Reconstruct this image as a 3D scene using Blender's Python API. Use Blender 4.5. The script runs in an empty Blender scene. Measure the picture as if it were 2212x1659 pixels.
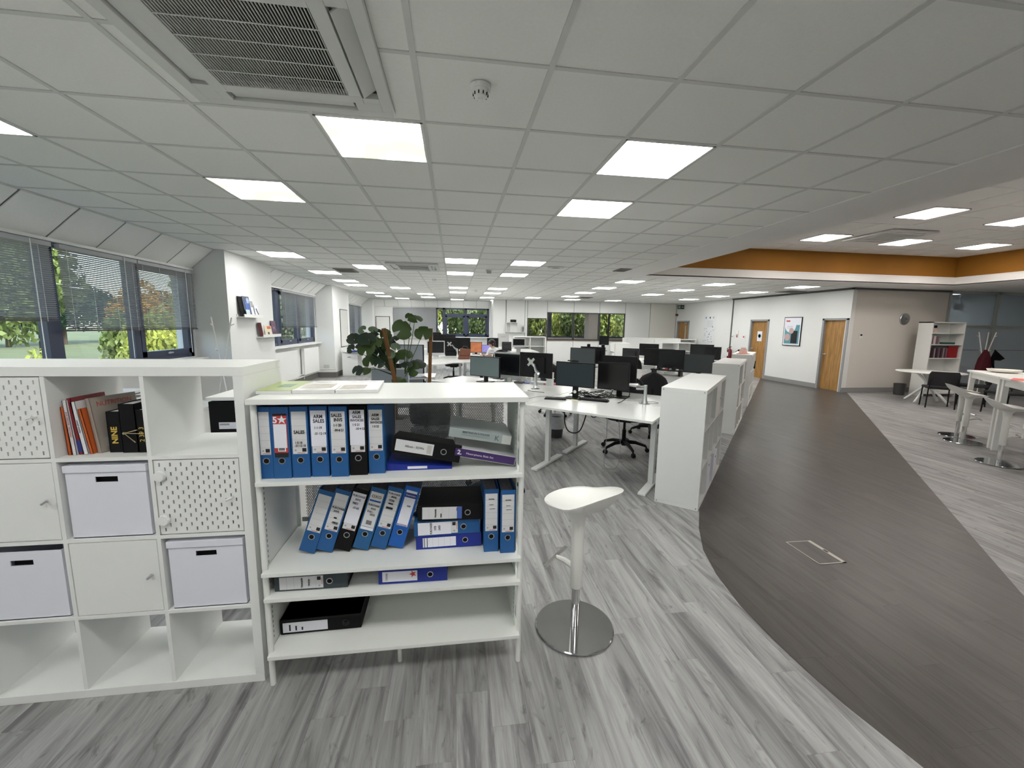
import bpy, bmesh, math, random
from math import pi, sin, cos, radians as R
from mathutils import Vector, Matrix
random.seed(11)
SC = bpy.context.scene
COL = SC.collection
# ---------------------------------------------------------------- camera
H = 1.66
CE = 2.788          # ceiling height
cd = bpy.data.cameras.new('camera'); cam = bpy.data.objects.new('camera', cd); COL.objects.link(cam)
cd.sensor_fit = 'HORIZONTAL'; cd.sensor_width = 36.0; cd.lens = 893.64 * 36 / 2212
cd.clip_start = 0.05; cd.clip_end = 400
yaw, pit, rol = 0.13923, 0.1397, 0.01498
F_ = Vector((sin(yaw)*cos(pit), cos(yaw)*cos(pit), -sin(pit))); R_ = Vector((cos(yaw), -sin(yaw), 0)); U_ = R_.cross(F_)
Rr = R_*cos(rol) + U_*sin(rol); Ur = -R_*sin(rol) + U_*cos(rol)
cam.matrix_world = Matrix(((Rr.x, Ur.x, -F_.x, 0), (Rr.y, Ur.y, -F_.y, 0), (Rr.z, Ur.z, -F_.z, H), (0, 0, 0, 1)))
SC.camera = cam
# ---------------------------------------------------------------- world, sun, exposure
W = bpy.data.worlds.new('sky'); SC.world = W; W.use_nodes = True
nt = W.node_tree; nt.nodes.clear()
out = nt.nodes.new('ShaderNodeOutputWorld'); bg = nt.nodes.new('ShaderNodeBackground'); sky = nt.nodes.new('ShaderNodeTexSky')
sky.sky_type = 'NISHITA'; sky.sun_disc = False; sky.sun_elevation = R(42); sky.sun_rotation = R(150); sky.air_density = 1.2; sky.dust_density = 1.5
bg.inputs['Strength'].default_value = 0.30
nt.links.new(sky.outputs[0], bg.inputs[0]); nt.links.new(bg.outputs[0], out.inputs[0])
sl = bpy.data.lights.new('sun', 'SUN'); sl.energy = 2.4; sl.angle = R(1.5); sl.color = (1, .95, .85)
so = bpy.data.objects.new('sun', sl); COL.objects.link(so); so.location = (6, 0, 12)
so.rotation_euler = Vector((-0.62, 0.42, -0.62)).to_track_quat('-Z', 'Y').to_euler()
SC.view_settings.view_transform = 'Standard'; SC.view_settings.look = 'None'
SC.view_settings.gamma = 1.0; SC.view_settings.use_curve_mapping = False
SC.view_settings.exposure = 1.22
LAMP = 8.5          # radiance of the ceiling panels
try:
    SC.cycles.max_bounces = 8; SC.cycles.diffuse_bounces = 5; SC.cycles.glossy_bounces = 3
    SC.cycles.transparent_max_bounces = 12; SC.cycles.sample_clamp_indirect = 6; SC.cycles.caustics_reflective = False; SC.cycles.caustics_refractive = False
except Exception: pass

# ---------------------------------------------------------------- materials
MATS = {}
def mat(name, col, rough=.5, metal=0, var=0.0, vs=8, bump=0.0, bs=120, spec=.5, emit=0, alpha=None, coat=0):
    if name in MATS: return MATS[name]
    m = bpy.data.materials.new(name); m.use_nodes = True; n = m.node_tree.nodes; l = m.node_tree.links
    b = n['Principled BSDF']
    b.inputs['Base Color'].default_value = (*col, 1); b.inputs['Roughness'].default_value = rough
    b.inputs['Metallic'].default_value = metal; b.inputs['Specular IOR Level'].default_value = spec
    if coat: b.inputs['Coat Weight'].default_value = coat
    tc = n.new('ShaderNodeTexCoord')
    if var:
        t = n.new('ShaderNodeTexNoise'); t.inputs['Scale'].default_value = vs; t.inputs['Detail'].default_value = 4
        mx = n.new('ShaderNodeMix'); mx.data_type = 'RGBA'
        mx.inputs[6].default_value = (*[c*(1-var) for c in col], 1); mx.inputs[7].default_value = (*[min(1, c*(1+var)) for c in col], 1)
        l.new(tc.outputs['Object'], t.inputs['Vector']); l.new(t.outputs[0], mx.inputs[0]); l.new(mx.outputs[2], b.inputs['Base Color'])
    if bump:
        t = n.new('ShaderNodeTexNoise'); t.inputs['Scale'].default_value = bs; t.inputs['Detail'].default_value = 3
        bp = n.new('ShaderNodeBump'); bp.inputs['Strength'].default_value = bump; bp.inputs['Distance'].default_value = .002
        l.new(tc.outputs['Object'], t.inputs['Vector']); l.new(t.outputs[0], bp.inputs['Height']); l.new(bp.outputs[0], b.inputs['Normal'])
    if emit:
        b.inputs['Emission Color'].default_value = (*col, 1); b.inputs['Emission Strength'].default_value = emit
    MATS[name] = m; return m
def glass_mat(name, tint, refl, diff=0, dcol=(.4, .45, .5)):
    m = bpy.data.materials.new(name); m.use_nodes = True; n = m.node_tree.nodes; l = m.node_tree.links
    n.clear(); o = n.new('ShaderNodeOutputMaterial'); t = n.new('ShaderNodeBsdfTransparent'); t.inputs[0].default_value = (*tint, 1)
    g = n.new('ShaderNodeBsdfGlossy'); g.inputs['Roughness'].default_value = .02; mx = n.new('ShaderNodeMixShader'); fr = n.new('ShaderNodeLayerWeight'); fr.inputs[0].default_value = .5; pw = n.new('ShaderNodeMath'); pw.operation = 'POWER'; pw.inputs[1].default_value = 5.0; l.new(fr.outputs['Facing'], pw.inputs[0])
    mm = n.new('ShaderNodeMath'); mm.operation = 'MULTIPLY_ADD'; mm.inputs[1].default_value = 1.0; mm.inputs[2].default_value = refl
    l.new(pw.outputs[0], mm.inputs[0]); l.new(mm.outputs[0], mx.inputs[0]); l.new(g.outputs[0], mx.inputs[2])
    if diff:
        d = n.new('ShaderNodeBsdfDiffuse'); d.inputs[0].default_value = (*dcol, 1); m2 = n.new('ShaderNodeMixShader'); m2.inputs[0].default_value = diff
        l.new(t.outputs[0], m2.inputs[1]); l.new(d.outputs[0], m2.inputs[2]); l.new(m2.outputs[0], mx.inputs[1])
    else: l.new(t.outputs[0], mx.inputs[1])
    l.new(mx.outputs[0], o.inputs[0]); MATS[name] = m; return m
def wood_floor(name, dark, light, knots, rough, cmul=1.0):
    """vinyl plank: streaky grain along Y in world space; face attribute rnd shifts the print from plank to plank"""
    m = bpy.data.materials.new(name); m.use_nodes = True; n = m.node_tree.nodes; l = m.node_tree.links; b = n['Principled BSDF']
    geo = n.new('ShaderNodeNewGeometry'); at = n.new('ShaderNodeAttribute'); at.attribute_name = 'rnd'
    mul = n.new('ShaderNodeVectorMath'); mul.operation = 'MULTIPLY'; mul.inputs[1].default_value = (1, 1, 0)
    off = n.new('ShaderNodeVectorMath'); off.operation = 'SCALE'; off.inputs['Scale'].default_value = 37.0
    add = n.new('ShaderNodeVectorMath'); l.new(geo.outputs['Position'], mul.inputs[0])
    cmb = n.new('ShaderNodeCombineXYZ')
    for k in (0, 1): l.new(at.outputs['Fac'], cmb.inputs[k])
    l.new(cmb.outputs[0], off.inputs[0]); l.new(mul.outputs[0], add.inputs[0]); l.new(off.outputs[0], add.inputs[1])
    def streak(sx, sy, det, dist):
        s = n.new('ShaderNodeVectorMath'); s.operation = 'MULTIPLY'; s.inputs[1].default_value = (sx, sy, 1); l.new(add.outputs[0], s.inputs[0])
        t = n.new('ShaderNodeTexNoise'); t.inputs['Scale'].default_value = 1; t.inputs['Detail'].default_value = det; t.inputs['Roughness'].default_value = .62
        t.inputs['Distortion'].default_value = dist; l.new(s.outputs[0], t.inputs['Vector']); return t
    a = streak(11, .95, 6, 1.3); f = streak(90, 3, 4, .6); k = streak(9, 3.2, 3, 2.6)
    r1 = n.new('ShaderNodeValToRGB'); e = r1.color_ramp.elements
    e[0].position = .33; e[0].color = (*dark, 1); e[1].position = .66; e[1].color = (*light, 1)
    mid = r1.color_ramp.elements.new(.49); mid.color = (*[(x*.42+y*.58) for x, y in zip(dark, light)], 1)
    l.new(a.outputs[0], r1.inputs[0])
    m1 = n.new('ShaderNodeMix'); m1.data_type = 'RGBA'; m1.blend_type = 'MULTIPLY'; m1.inputs[0].default_value = .42
    r2 = n.new('ShaderNodeValToRGB'); e = r2.color_ramp.elements; e[0].position = .3; e[0].color = (.62, .62, .62, 1); e[1].position = .62; e[1].color = (1.06, 1.06, 1.06, 1)
    l.new(f.outputs[0], r2.inputs[0]); l.new(r1.outputs[0], m1.inputs[6]); l.new(r2.outputs[0], m1.inputs[7])
    r3 = n.new('ShaderNodeValToRGB'); e = r3.color_ramp.elements; e[0].position = .28; e[0].color = (knots, knots, knots, 1); e[1].position = .40; e[1].color = (1, 1, 1, 1)
    l.new(k.outputs[0], r3.inputs[0]); m2 = n.new('ShaderNodeMix'); m2.data_type = 'RGBA'; m2.blend_type = 'MULTIPLY'; m2.inputs[0].default_value = 1
    l.new(m1.outputs[2], m2.inputs[6]); l.new(r3.outputs[0], m2.inputs[7])
    ml = n.new('ShaderNodeMath'); ml.operation = 'MULTIPLY_ADD'; ml.inputs[1].default_value = .22*cmul; ml.inputs[2].default_value = .9
    l.new(at.outputs['Fac'], ml.inputs[0]); m3 = n.new('ShaderNodeVectorMath'); m3.operation = 'SCALE'
    l.new(m2.outputs[2], m3.inputs[0]); l.new(ml.outputs[0], m3.inputs['Scale']); l.new(m3.outputs[0], b.inputs['Base Color'])
    b.inputs['Roughness'].default_value = rough; b.inputs['Specular IOR Level'].default_value = .4
    bp = n.new('ShaderNodeBump'); bp.inputs['Strength'].default_value = .12; bp.inputs['Distance'].default_value = .001
    l.new(f.outputs[0], bp.inputs['Height']); l.new(bp.outputs[0], b.inputs['Normal'])
    MATS[name] = m; return m
def oak(name, c0, c1):
    m = bpy.data.materials.new(name); m.use_nodes = True; n = m.node_tree.nodes; l = m.node_tree.links; b = n['Principled BSDF']
    tc = n.new('ShaderNodeTexCoord'); s = n.new('ShaderNodeVectorMath'); s.operation = 'MULTIPLY'; s.inputs[1].default_value = (14, 14, 1.2)
    t = n.new('ShaderNodeTexNoise'); t.inputs['Scale'].default_value = 1.6; t.inputs['Detail'].default_value = 5; t.inputs['Distortion'].default_value = .8
    r = n.new('ShaderNodeValToRGB'); r.color_ramp.elements[0].position = .3; r.color_ramp.elements[0].color = (*c0, 1); r.color_ramp.elements[1].position = .7; r.color_ramp.elements[1].color = (*c1, 1)
    l.new(tc.outputs['Object'], s.inputs[0]); l.new(s.outputs[0], t.inputs[0]); l.new(t.outputs[0], r.inputs[0]); l.new(r.outputs[0], b.inputs['Base Color'])
    b.inputs['Roughness'].default_value = .45; MATS[name] = m; return m
def leaf_mat(name, col, var=.45, trans=.35):
    m = bpy.data.materials.new(name); m.use_nodes = True; n = m.node_tree.nodes; l = m.node_tree.links; b = n['Principled BSDF']
    at = n.new('ShaderNodeNewGeometry'); mx = n.new('ShaderNodeMix'); mx.data_type = 'RGBA'
    mx.inputs[6].default_value = (*[c*(1-var) for c in col], 1); mx.inputs[7].default_value = (*[min(1, c*(1+var)) for c in col], 1)
    l.new(at.outputs['Random Per Island'], mx.inputs[0]); l.new(mx.outputs[2], b.inputs['Base Color']); b.inputs['Roughness'].default_value = .5
    tr = n.new('ShaderNodeBsdfTranslucent'); l.new(mx.outputs[2], tr.inputs[0]); ms = n.new('ShaderNodeMixShader'); ms.inputs[0].default_value = trans
    o = n['Material Output']; l.new(b.outputs[0], ms.inputs[1]); l.new(tr.outputs[0], ms.inputs[2]); l.new(ms.outputs[0], o.inputs[0]); MATS[name] = m; return m

white = mat('white_laminate', (.80, .81, .79), .38, var=.02, vs=3)
creamw = mat('white_foil', (.79, .805, .79), .42, var=.02, vs=5)
boxw = mat('box_board', (.73, .745, .82), .7, var=.02)
wallp = mat('wall_paint', (.77, .78, .765), .75, var=.02, vs=2, bump=.1)
peach = mat('bounce_tinted_paint', (.68, .65, .605), .75, var=.02, vs=2)  # warm bounce from the orange coffer is put into this wall colour
tilem = mat('tile_fibre', (.87, .88, .85), .9, var=.04, vs=60, bump=.4, bs=260)
railm = mat('grid_metal', (.66, .67, .65), .5)
plaster = mat('plasterboard', (.86, .85, .83), .8)
orange = mat('orange_paint', (.32, .135, .010), .75, var=.12, vs=3)
frame_d = mat('window_frame', (.035, .045, .085), .35)
black = mat('black_plastic', (.006, .006, .007), .45, spec=.25)
blackm = mat('black_matt', (.006, .006, .0065), .75, spec=.2)
screen = mat('dark_screen', (.006, .007, .009), .22)
screeng = mat('grey_screen', (.16, .21, .22), .35)
screend = mat('slate_screen', (.045, .055, .06), .3)
silver = mat('silver_metal', (.62, .63, .64), .3, 1)
chrome = mat('chrome', (.72, .72, .72), .08, 1)
steel = mat('polished_steel', (.50, .50, .51), .10, 1, var=.10, vs=5)
greym = mat('grey_frame', (.30, .31, .32), .5)
skirtm = mat('grey_skirting', (.28, .28, .28), .6)
darkstrip = mat('dark_trunking', (.09, .09, .095), .6)
blue = mat('binder_blue', (.010, .095, .285), .5, var=.1, vs=30)
blue2 = mat('binder_bright_blue', (.004, .10, .43), .45)
blue3 = mat('binder_navy', (.005, .022, .26), .4)
slate = mat('binder_slate', (.035, .05, .06), .5)
paper = mat('paper', (.72, .72, .72), .8)
paperedge = mat('paper_stack', (.20, .19, .21), .9, var=.6, vs=60)
labelm = mat('label_paper', (.66, .67, .68), .6, var=.04, vs=20)
labelw = mat('label_white', (.78, .79, .86), .6)
ink = mat('ink', (.008, .008, .010), .6)
redp = mat('red_print', (.48, .05, .04), .5)
greyink = mat('grey_print', (.35, .35, .36), .6)
navyp = mat('navy_print', (.02, .035, .20), .5)
goldp = mat('gold_print', (.62, .44, .08), .5)
oakm = oak('oak_veneer', (.25, .125, .032), (.46, .25, .075))
perf = mat('perforated_metal', (.62, .66, .63), .4)
perfd = mat('perforated_panel_grey', (.33, .35, .35), .4)
mossm = mat('coir', (.16, .075, .025), .95, var=.5, vs=90, bump=1, bs=180)
soil = mat('soil', (.03, .02, .012), .95)
leafA = leaf_mat('monstera_leaf', (.034, .065, .010), .35, .15)
leafB = leaf_mat('dark_leaf', (.016, .032, .018), .3, .1)
leafC = leaf_mat('pale_leaf', (.10, .15, .09), .3, .15)
wfab = mat('chair_fabric', (.013, .013, .015), .9, var=.3, vs=200)
redfab = mat('burgundy_cloth', (.075, .004, .012), .85, var=.3, vs=12)
pane = glass_mat('window_glass', (.93, .95, .94), .03)
frost = glass_mat('partition_glass', (.62, .70, .74), .07, .75, (.58, .64, .70))
clearp = glass_mat('partition_clear', (.60, .66, .70), .10, .4, (.50, .55, .62))
plank_l = wood_floor('light_vinyl', (.155, .15, .153), (.395, .395, .39), .60, .42)
plank_d = wood_floor('dark_vinyl', (.046, .041, .038), (.084, .075, .069), .85, .36, .6)
lampm = mat('lamp_diffuser', (1, .99, .96), .5, emit=LAMP)
lampu = mat('lamp_diffuser_upper', (1, .915, .85), .5, emit=LAMP*1.05)
lampy = mat('lamp_diffuser_aged', (1, .99, .93), .5, emit=LAMP)
_n = lampy.node_tree.nodes; _l = lampy.node_tree.links; _tc = _n.new('ShaderNodeTexCoord'); _t = _n.new('ShaderNodeTexNoise'); _t.inputs['Scale'].default_value = 2.6; _t.inputs['Detail'].default_value = 1
_r = _n.new('ShaderNodeValToRGB'); _r.color_ramp.elements[0].position = .45; _r.color_ramp.elements[0].color = (.052, .054, .034, 1); _r.color_ramp.elements[1].position = .60; _r.color_ramp.elements[1].color = (1, .99, .93, 1)
_l.new(_tc.outputs['Object'], _t.inputs[0]); _l.new(_t.outputs[0], _r.inputs[0]); _l.new(_r.outputs[0], _n['Principled BSDF'].inputs['Emission Color'])

# ---------------------------------------------------------------- mesh builder
class MB:
    def __init__(s): s.v = []; s.f = []; s.m = []; s.M = None
    def add(s, vs, fs, mi=0):
        n = len(s.v)
        s.v += [tuple(s.M @ Vector(p)) if s.M else tuple(p) for p in vs]
        s.f += [tuple(i+n for i in f) for f in fs]; s.m += [mi]*len(fs); return s
    def box(s, a, b, mi=0):
        x0, y0, z0 = a; x1, y1, z1 = b
        if x0 > x1: x0, x1 = x1, x0
        if y0 > y1: y0, y1 = y1, y0
        if z0 > z1: z0, z1 = z1, z0
        return s.add([(x0,y0,z0),(x1,y0,z0),(x1,y1,z0),(x0,y1,z0),(x0,y0,z1),(x1,y0,z1),(x1,y1,z1),(x0,y1,z1)],
                     [(0,3,2,1),(4,5,6,7),(0,1,5,4),(1,2,6,5),(2,3,7,6),(3,0,4,7)], mi)
    def cyl(s, p0, p1, r0, r1=None, n=16, mi=0, cap=True):
        r1 = r0 if r1 is None else r1; p0 = Vector(p0); p1 = Vector(p1); d = (p1-p0).normalized()
        a = d.orthogonal().normalized(); b = d.cross(a); vs = []
        for p, r in ((p0, r0), (p1, r1)):
            for i in range(n):
                t = 2*pi*i/n; vs.append(p + a*(r*cos(t)) + b*(r*sin(t)))
        fs = [(i, (i+1) % n, n+(i+1) % n, n+i) for i in range(n)]
        if cap: fs += [tuple(range(n-1, -1, -1)), tuple(range(n, 2*n))]
        return s.add(vs, fs, mi)
    def tube(s, pts, r, n=8, mi=0):
        pts = [Vector(p) for p in pts]; rr = r if isinstance(r, (list, tuple)) else [r]*len(pts); vs = []; a = None
        for i, p in enumerate(pts):
            d = (pts[min(i+1, len(pts)-1)] - pts[max(i-1, 0)]).normalized()
            if a is None: a = d.orthogonal().normalized()
            else: a = (a - d*a.dot(d)).normalized()
            b = d.cross(a)
            for k in range(n):
                t = 2*pi*k/n; vs.append(p + a*(rr[i]*cos(t)) + b*(rr[i]*sin(t)))
        fs = []
        for i in range(len(pts)-1):
            for k in range(n): fs.append((i*n+k, i*n+(k+1) % n, (i+1)*n+(k+1) % n, (i+1)*n+k))
        L = (len(pts)-1)*n; fs += [tuple(range(n-1, -1, -1)), tuple(range(L, L+n))]
        return s.add(vs, fs, mi)
    def lathe(s, prof, c=(0,0,0), n=32, mi=0):
        vs = []
        for r, z in prof:
            for i in range(n): t = 2*pi*i/n; vs.append((c[0]+r*cos(t), c[1]+r*sin(t), c[2]+z))
        fs = []
        for j in range(len(prof)-1):
            for i in range(n): fs.append((j*n+i, j*n+(i+1) % n, (j+1)*n+(i+1) % n, (j+1)*n+i))
        fs.append(tuple(range(n-1, -1, -1))); L = (len(prof)-1)*n; fs.append(tuple(range(L, L+n)))
        return s.add(vs, fs, mi)
    def prism(s, poly, z0, z1, mi=0):
        n = len(poly); vs = [(x, y, z0) for x, y in poly] + [(x, y, z1) for x, y in poly]
        return s.add(vs, [tuple(range(n-1, -1, -1)), tuple(range(n, 2*n))] + [(i, (i+1) % n, n+(i+1) % n, n+i) for i in range(n)], mi)
    def mesh(s, name, mats, smooth=False, ang=35):
        me = bpy.data.meshes.new(name); me.from_pydata(s.v, [], s.f)
        for m in (mats if isinstance(mats, (list, tuple)) else [mats]): me.materials.append(m)
        if any(s.m): me.polygons.foreach_set('material_index', s.m)
        if smooth:
            me.shade_smooth()
            try: me.set_sharp_from_angle(angle=R(ang))
            except Exception: pass
        me.update(); return me
    def build(s, name, mats, parent=None, smooth=False, bevel=0, loc=None, rot=None, kind=None):
        return link(name, s.mesh(name, mats, smooth), parent, bevel, loc, rot, kind)
def link(name, me, parent=None, bevel=0, loc=None, rot=None, kind=None):
    o = bpy.data.objects.new(name, me); COL.objects.link(o); o.parent = parent
    if loc: o.location = loc
    if rot: o.rotation_euler = rot
    if bevel:
        b = o.modifiers.new('bevel', 'BEVEL'); b.width = bevel; b.segments = 2; b.limit_method = 'ANGLE'; b.angle_limit = R(40)
    if kind: o['kind'] = kind
    return o
def tag(o, label, cat, group=None, kind=None):
    o['label'] = label; o['category'] = cat
    if group: o['group'] = group
    if kind: o['kind'] = kind
    return o
def thing(name, label, cat, loc=(0,0,0), rz=0, group=None, rot=None):
    o = bpy.data.objects.new(name, None); COL.objects.link(o); o.location = loc; o.rotation_euler = rot or (0, 0, rz)
    o.empty_display_size = .1; return tag(o, label, cat, group)
def struct(name, b, m, parent=None, **k):
    o = b.build(name, m, parent, **k)
    if parent is None: o['kind'] = 'structure'
    return o
KIDS = {}
def dup(root, loc=None, rz=None, label=None, group=None, rot=None):
    def cp(o, par):
        c = o.copy(); COL.objects.link(c); c.parent = par
        for ch in o.children: cp(ch, c)
        return c
    r = cp(root, None)
    if loc is not None: r.location = loc
    if rz is not None: r.rotation_euler = (0, 0, rz)
    if rot is not None: r.rotation_euler = rot
    if label: r['label'] = label
    if group: r['group'] = group
    return r
def plate(bd, x0, x1, z0, z1, y, n, holes):
    pass
_fc = {}
def text(body, size, parent, loc, rot=(pi/2, 0, 0), m=None, align='CENTER', sx=1.0, bold=0, name='lettering', shear=0):
    key = (body, align, bold, shear)
    if key not in _fc:
        c = bpy.data.curves.new('t', 'FONT'); c.body = body; c.size = 1; c.align_x = align; c.align_y = 'CENTER'; c.extrude = 0.004; c.offset = bold; c.shear = shear; c.resolution_u = 3
        o = bpy.data.objects.new('t', c); COL.objects.link(o)
        dg = bpy.context.evaluated_depsgraph_get(); me = bpy.data.meshes.new_from_object(o.evaluated_get(dg)); me.materials.clear()
        bpy.data.objects.remove(o); bpy.data.curves.remove(c); _fc[key] = me
    me = _fc[key].copy(); me.name = 'lettering'; me.materials.clear(); me.materials.append(m or ink)
    o = bpy.data.objects.new(name, me); COL.objects.link(o); o.parent = parent; o.location = loc; o.rotation_euler = rot; o.scale = (size*sx, size, size); return o
US = Vector((.655, .7556)); UT = Vector((-.7556, .655)); OS = Vector((2.2, 3.32)); AZ = math.atan2(.7556, .655)
def L2(s, t, z=0): p = OS + US*s + UT*t; return (p.x, p.y, z)
# ================================================================ SETTING: floor
XW = -4.15
fl = MB(); fl.box((-4.6, -4.2, -.12), (16.7, 23.2, -.004)); floor = struct('floor', fl, mat('screed', (.05, .05, .05), .9))
PW, PL = .152, .914
left_b = [(10.6, 13.02), (6.55, 8.35), (4.38, 5.84), (2.25, 3.375), (2.03, 3.03), (1.86, 2.70), (1.765, 2.40), (1.71, 2.08), (1.70, 1.80)]
left_c = [(1.70, 1.80), (1.708, 1.60), (1.725, 1.42), (1.785, 1.12), (1.86, .8), (2.12, -.2), (3.2, -4.1)]
PA = left_b + [(3.53, 1.80), (10.10, 9.24), (10.6, 9.8)]
PB = left_c + [(3.5, -4.1), (3.53, 1.80)]
def clip(poly, cp):
    """clip poly by convex polygon cp (counter clockwise)"""
    ar = sum(cp[i][0]*cp[(i+1) % len(cp)][1]-cp[(i+1) % len(cp)][0]*cp[i][1] for i in range(len(cp)))
    if ar < 0: cp = cp[::-1]
    for i in range(len(cp)):
        a, b = cp[i], cp[(i+1) % len(cp)]; res = []
        def sd(p): return (b[0]-a[0])*(p[1]-a[1])-(b[1]-a[1])*(p[0]-a[0])
        for k in range(len(poly)):
            p, q = poly[k], poly[(k+1) % len(poly)]; dp, dq = sd(p), sd(q)
            if dp >= 0: res.append(p)
            if (dp >= 0) != (dq >= 0):
                t = dp/(dp-dq); res.append((p[0]+(q[0]-p[0])*t, p[1]+(q[1]-p[1])*t))
        poly = res
        if len(poly) < 3: return None
    A = abs(sum(poly[i][0]*poly[(i+1) % len(poly)][1]-poly[(i+1) % len(poly)][0]*poly[i][1] for i in range(len(poly))))/2
    return poly if A > 2e-5 else None
def vis_dist(x, y):
    """distance in the ground plane, or a large number outside the camera's view"""
    v = Vector((x, y, -H)); d = v.dot(F_)
    if d < .5: return 1e3
    px = v.dot(Rr)/d; py = v.dot(Ur)/d
    if abs(px) > 1.34 or abs(py) > 1.02: return 500 + v.length
    return v.length
rows = []
rg = random.Random(5)
c0 = int(-4.2/PW)-1; c1 = int(16.4/PW)+1
for c in range(c0, c1):
    st = -4.2 - rg.random()*PL; j = 0
    while st + j*PL < 18.6:
        y0 = max(st+j*PL, -4.1); y1 = min(st+(j+1)*PL, 18.5 if c*PW > 2.2 else 20.05); j += 1
        if y1 - y0 < .02: continue
        x0, x1 = max(c*PW, XW+.0), (c+1)*PW
        if x1 <= x0: continue
        g = .0003; q = [(x0+g, y0+g), (x1-g, y0+g), (x1-g, y1-g), (x0+g, y1-g)]
        rows.append((vis_dist((x0+x1)/2, (y0+y1)/2), q, rg.random()))
rows.sort(key=lambda r: r[0])
def plank_mesh(parts, name, m, z1):
    v = []; f = []; rn = []
    for poly, r in parts:
        n = len(v); k = len(poly); v += [(x, y, z1) for x, y in poly] + [(x, y, -.004) for x, y in poly]
        ar = sum(poly[i][0]*poly[(i+1) % k][1]-poly[(i+1) % k][0]*poly[i][1] for i in range(k))
        top = tuple(range(n, n+k)); f.append(top if ar > 0 else top[::-1]); rn.append(r)
        for i in range(k): f.append((n+i, n+k+i, n+k+(i+1) % k, n+(i+1) % k)); rn.append(r)
    me = bpy.data.meshes.new(name); me.from_pydata(v, [], f); me.materials.append(m)
    a = me.attributes.new('rnd', 'FLOAT', 'FACE'); a.data.foreach_set('value', rn); return me
lj = []; dj = []; nl = nd = 0
for d, q, r in rows:
    dk = [p for p in (clip(q, PA), clip(q, PB)) if p]
    area = sum(abs(sum(p[i][0]*p[(i+1) % len(p)][1]-p[(i+1) % len(p)][0]*p[i][1] for i in range(len(p))))/2 for p in dk)
    full = area > .9998*(q[1][0]-q[0][0])*(q[2][1]-q[1][1])
    if dk:
        if d < 400 and nd < 230:
            link('dark_plank', plank_mesh([(p, r) for p in dk], 'dark_plank', plank_d, 0), floor); nd += 1
        else: dj += [(p, r) for p in dk]
    if not full:
        if d < 400 and nl < 290:
            link('plank', plank_mesh([(q, r)], 'plank', plank_l, -.0008), floor); nl += 1
        else: lj.append((q, r))
link('plank_field', plank_mesh(lj, 'plank_field', plank_l, -.0008), floor, kind='stuff')
link('dark_plank_field', plank_mesh(dj, 'dark_plank_field', plank_d, 0), floor, kind='stuff')
# floor box in the dark path
fb = thing('floor_box', 'steel framed rectangular floor box flush in the dark grey path', 'floor box', (2.694, 2.576, 0))
b = MB(); 
for a, c in (((-.112, -.155), (.106, -.147)), ((-.112, .15), (.106, .157)), ((-.112, -.155), (-.105, .157)), ((.076, -.155), (.106, .157))): b.box((*a, .0002), (*c, .0035))
b.build('frame', mat('box_trim', (.50, .48, .43), .4, .4), fb)
MB().box((-.105, -.147, .0002), (.076, .15, .0022)).build('lid', plank_d, fb)
MB().box((.082, -.02, .0035), (.098, .02, .0045)).build('latch', black, fb)

# ================================================================ SETTING: ceiling
GX, GY, T = -.1688, 1.9618, .6
XE = 3.412                                     # edge of the tiled field
cb = MB(); 
for a, c in (((-4.6, -4.2), (4.0, 20.6)), ((4.0, 8.82), (16.7, 23.2)), ((12.12, -4.2), (16.7, 8.82))): cb.box((*a, CE+.03), (*c, CE+.2))
cb.box((3.9, -4.2, 3.5), (12.3, 8.95, 3.62))
ceiling = struct('ceiling', cb, mat('slab', (.3, .3, .3), .9))
LI = [(-5,1),(-1,1),(2,1),(-3,3),(2,3),(-5,9),(0,9),(2,9),(-3,11),(0,12),(2,12),(-5,13),(7,13),(11,13),(15,13),(-5,16),(7,16),(11,16),(15,16),(-5,18),(0,18),(2,18),(-3,19),
      (7,19),(11,19),(15,19),(0,21),(2,21),(-5,23),(-2,23),(7,22),(15,22),(5,24),(2,25),(8,25),(11,25),(-5,26),(-2,26),(-4,28),(0,28),(3,28),
      (-5,-3),(-1,-3),(2,-3),(-3,-6),(2,-6),(-3,6)]
LI.remove((-3,6))
AC = [(-.79, 2.0), (-.78, 8.56)]
skip = set(LI)
tiles = []
for i in range(-6, 18):
    for j in range(-10, 31):
        x0 = GX+T*i; y0 = GY+T*j; x1 = x0+T; y1 = y0+T
        x0 = max(x0, -3.775)
        if y0 < 9.1:
            if x0 >= XE-.02: continue
            x1 = min(x1, XE)
        x1 = min(x1, 10.4 if y0 > 9.1 else XE)
        ymax = 19.75 if x0 < 2.2 else 18.55
        y1 = min(y1, ymax); y0 = max(y0, -4.0)
        if x1-x0 < .03 or y1-y0 < .03 or (i, j) in skip: continue
        if j in (-1, 0) and i in (-2, -1) and not (j == 0 and False):
            pass
        tiles.append((math.hypot((x0+x1)/2, (y0+y1)/2) if y0 > .3 else 99, x0, y0, x1, y1, i, j))
tiles.sort(key=lambda t: t[0])
g = .012; tmesh = MB().box((-.288, -.288, 0), (.288, .288, .012)).mesh('ceiling_tile', tilem)
acr = [(a[0]-.5, a[1]-.5, a[0]+.5, a[1]+.5) for a in AC]
cnt = 0; joined = MB(); trk = random.Random(2)
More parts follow.
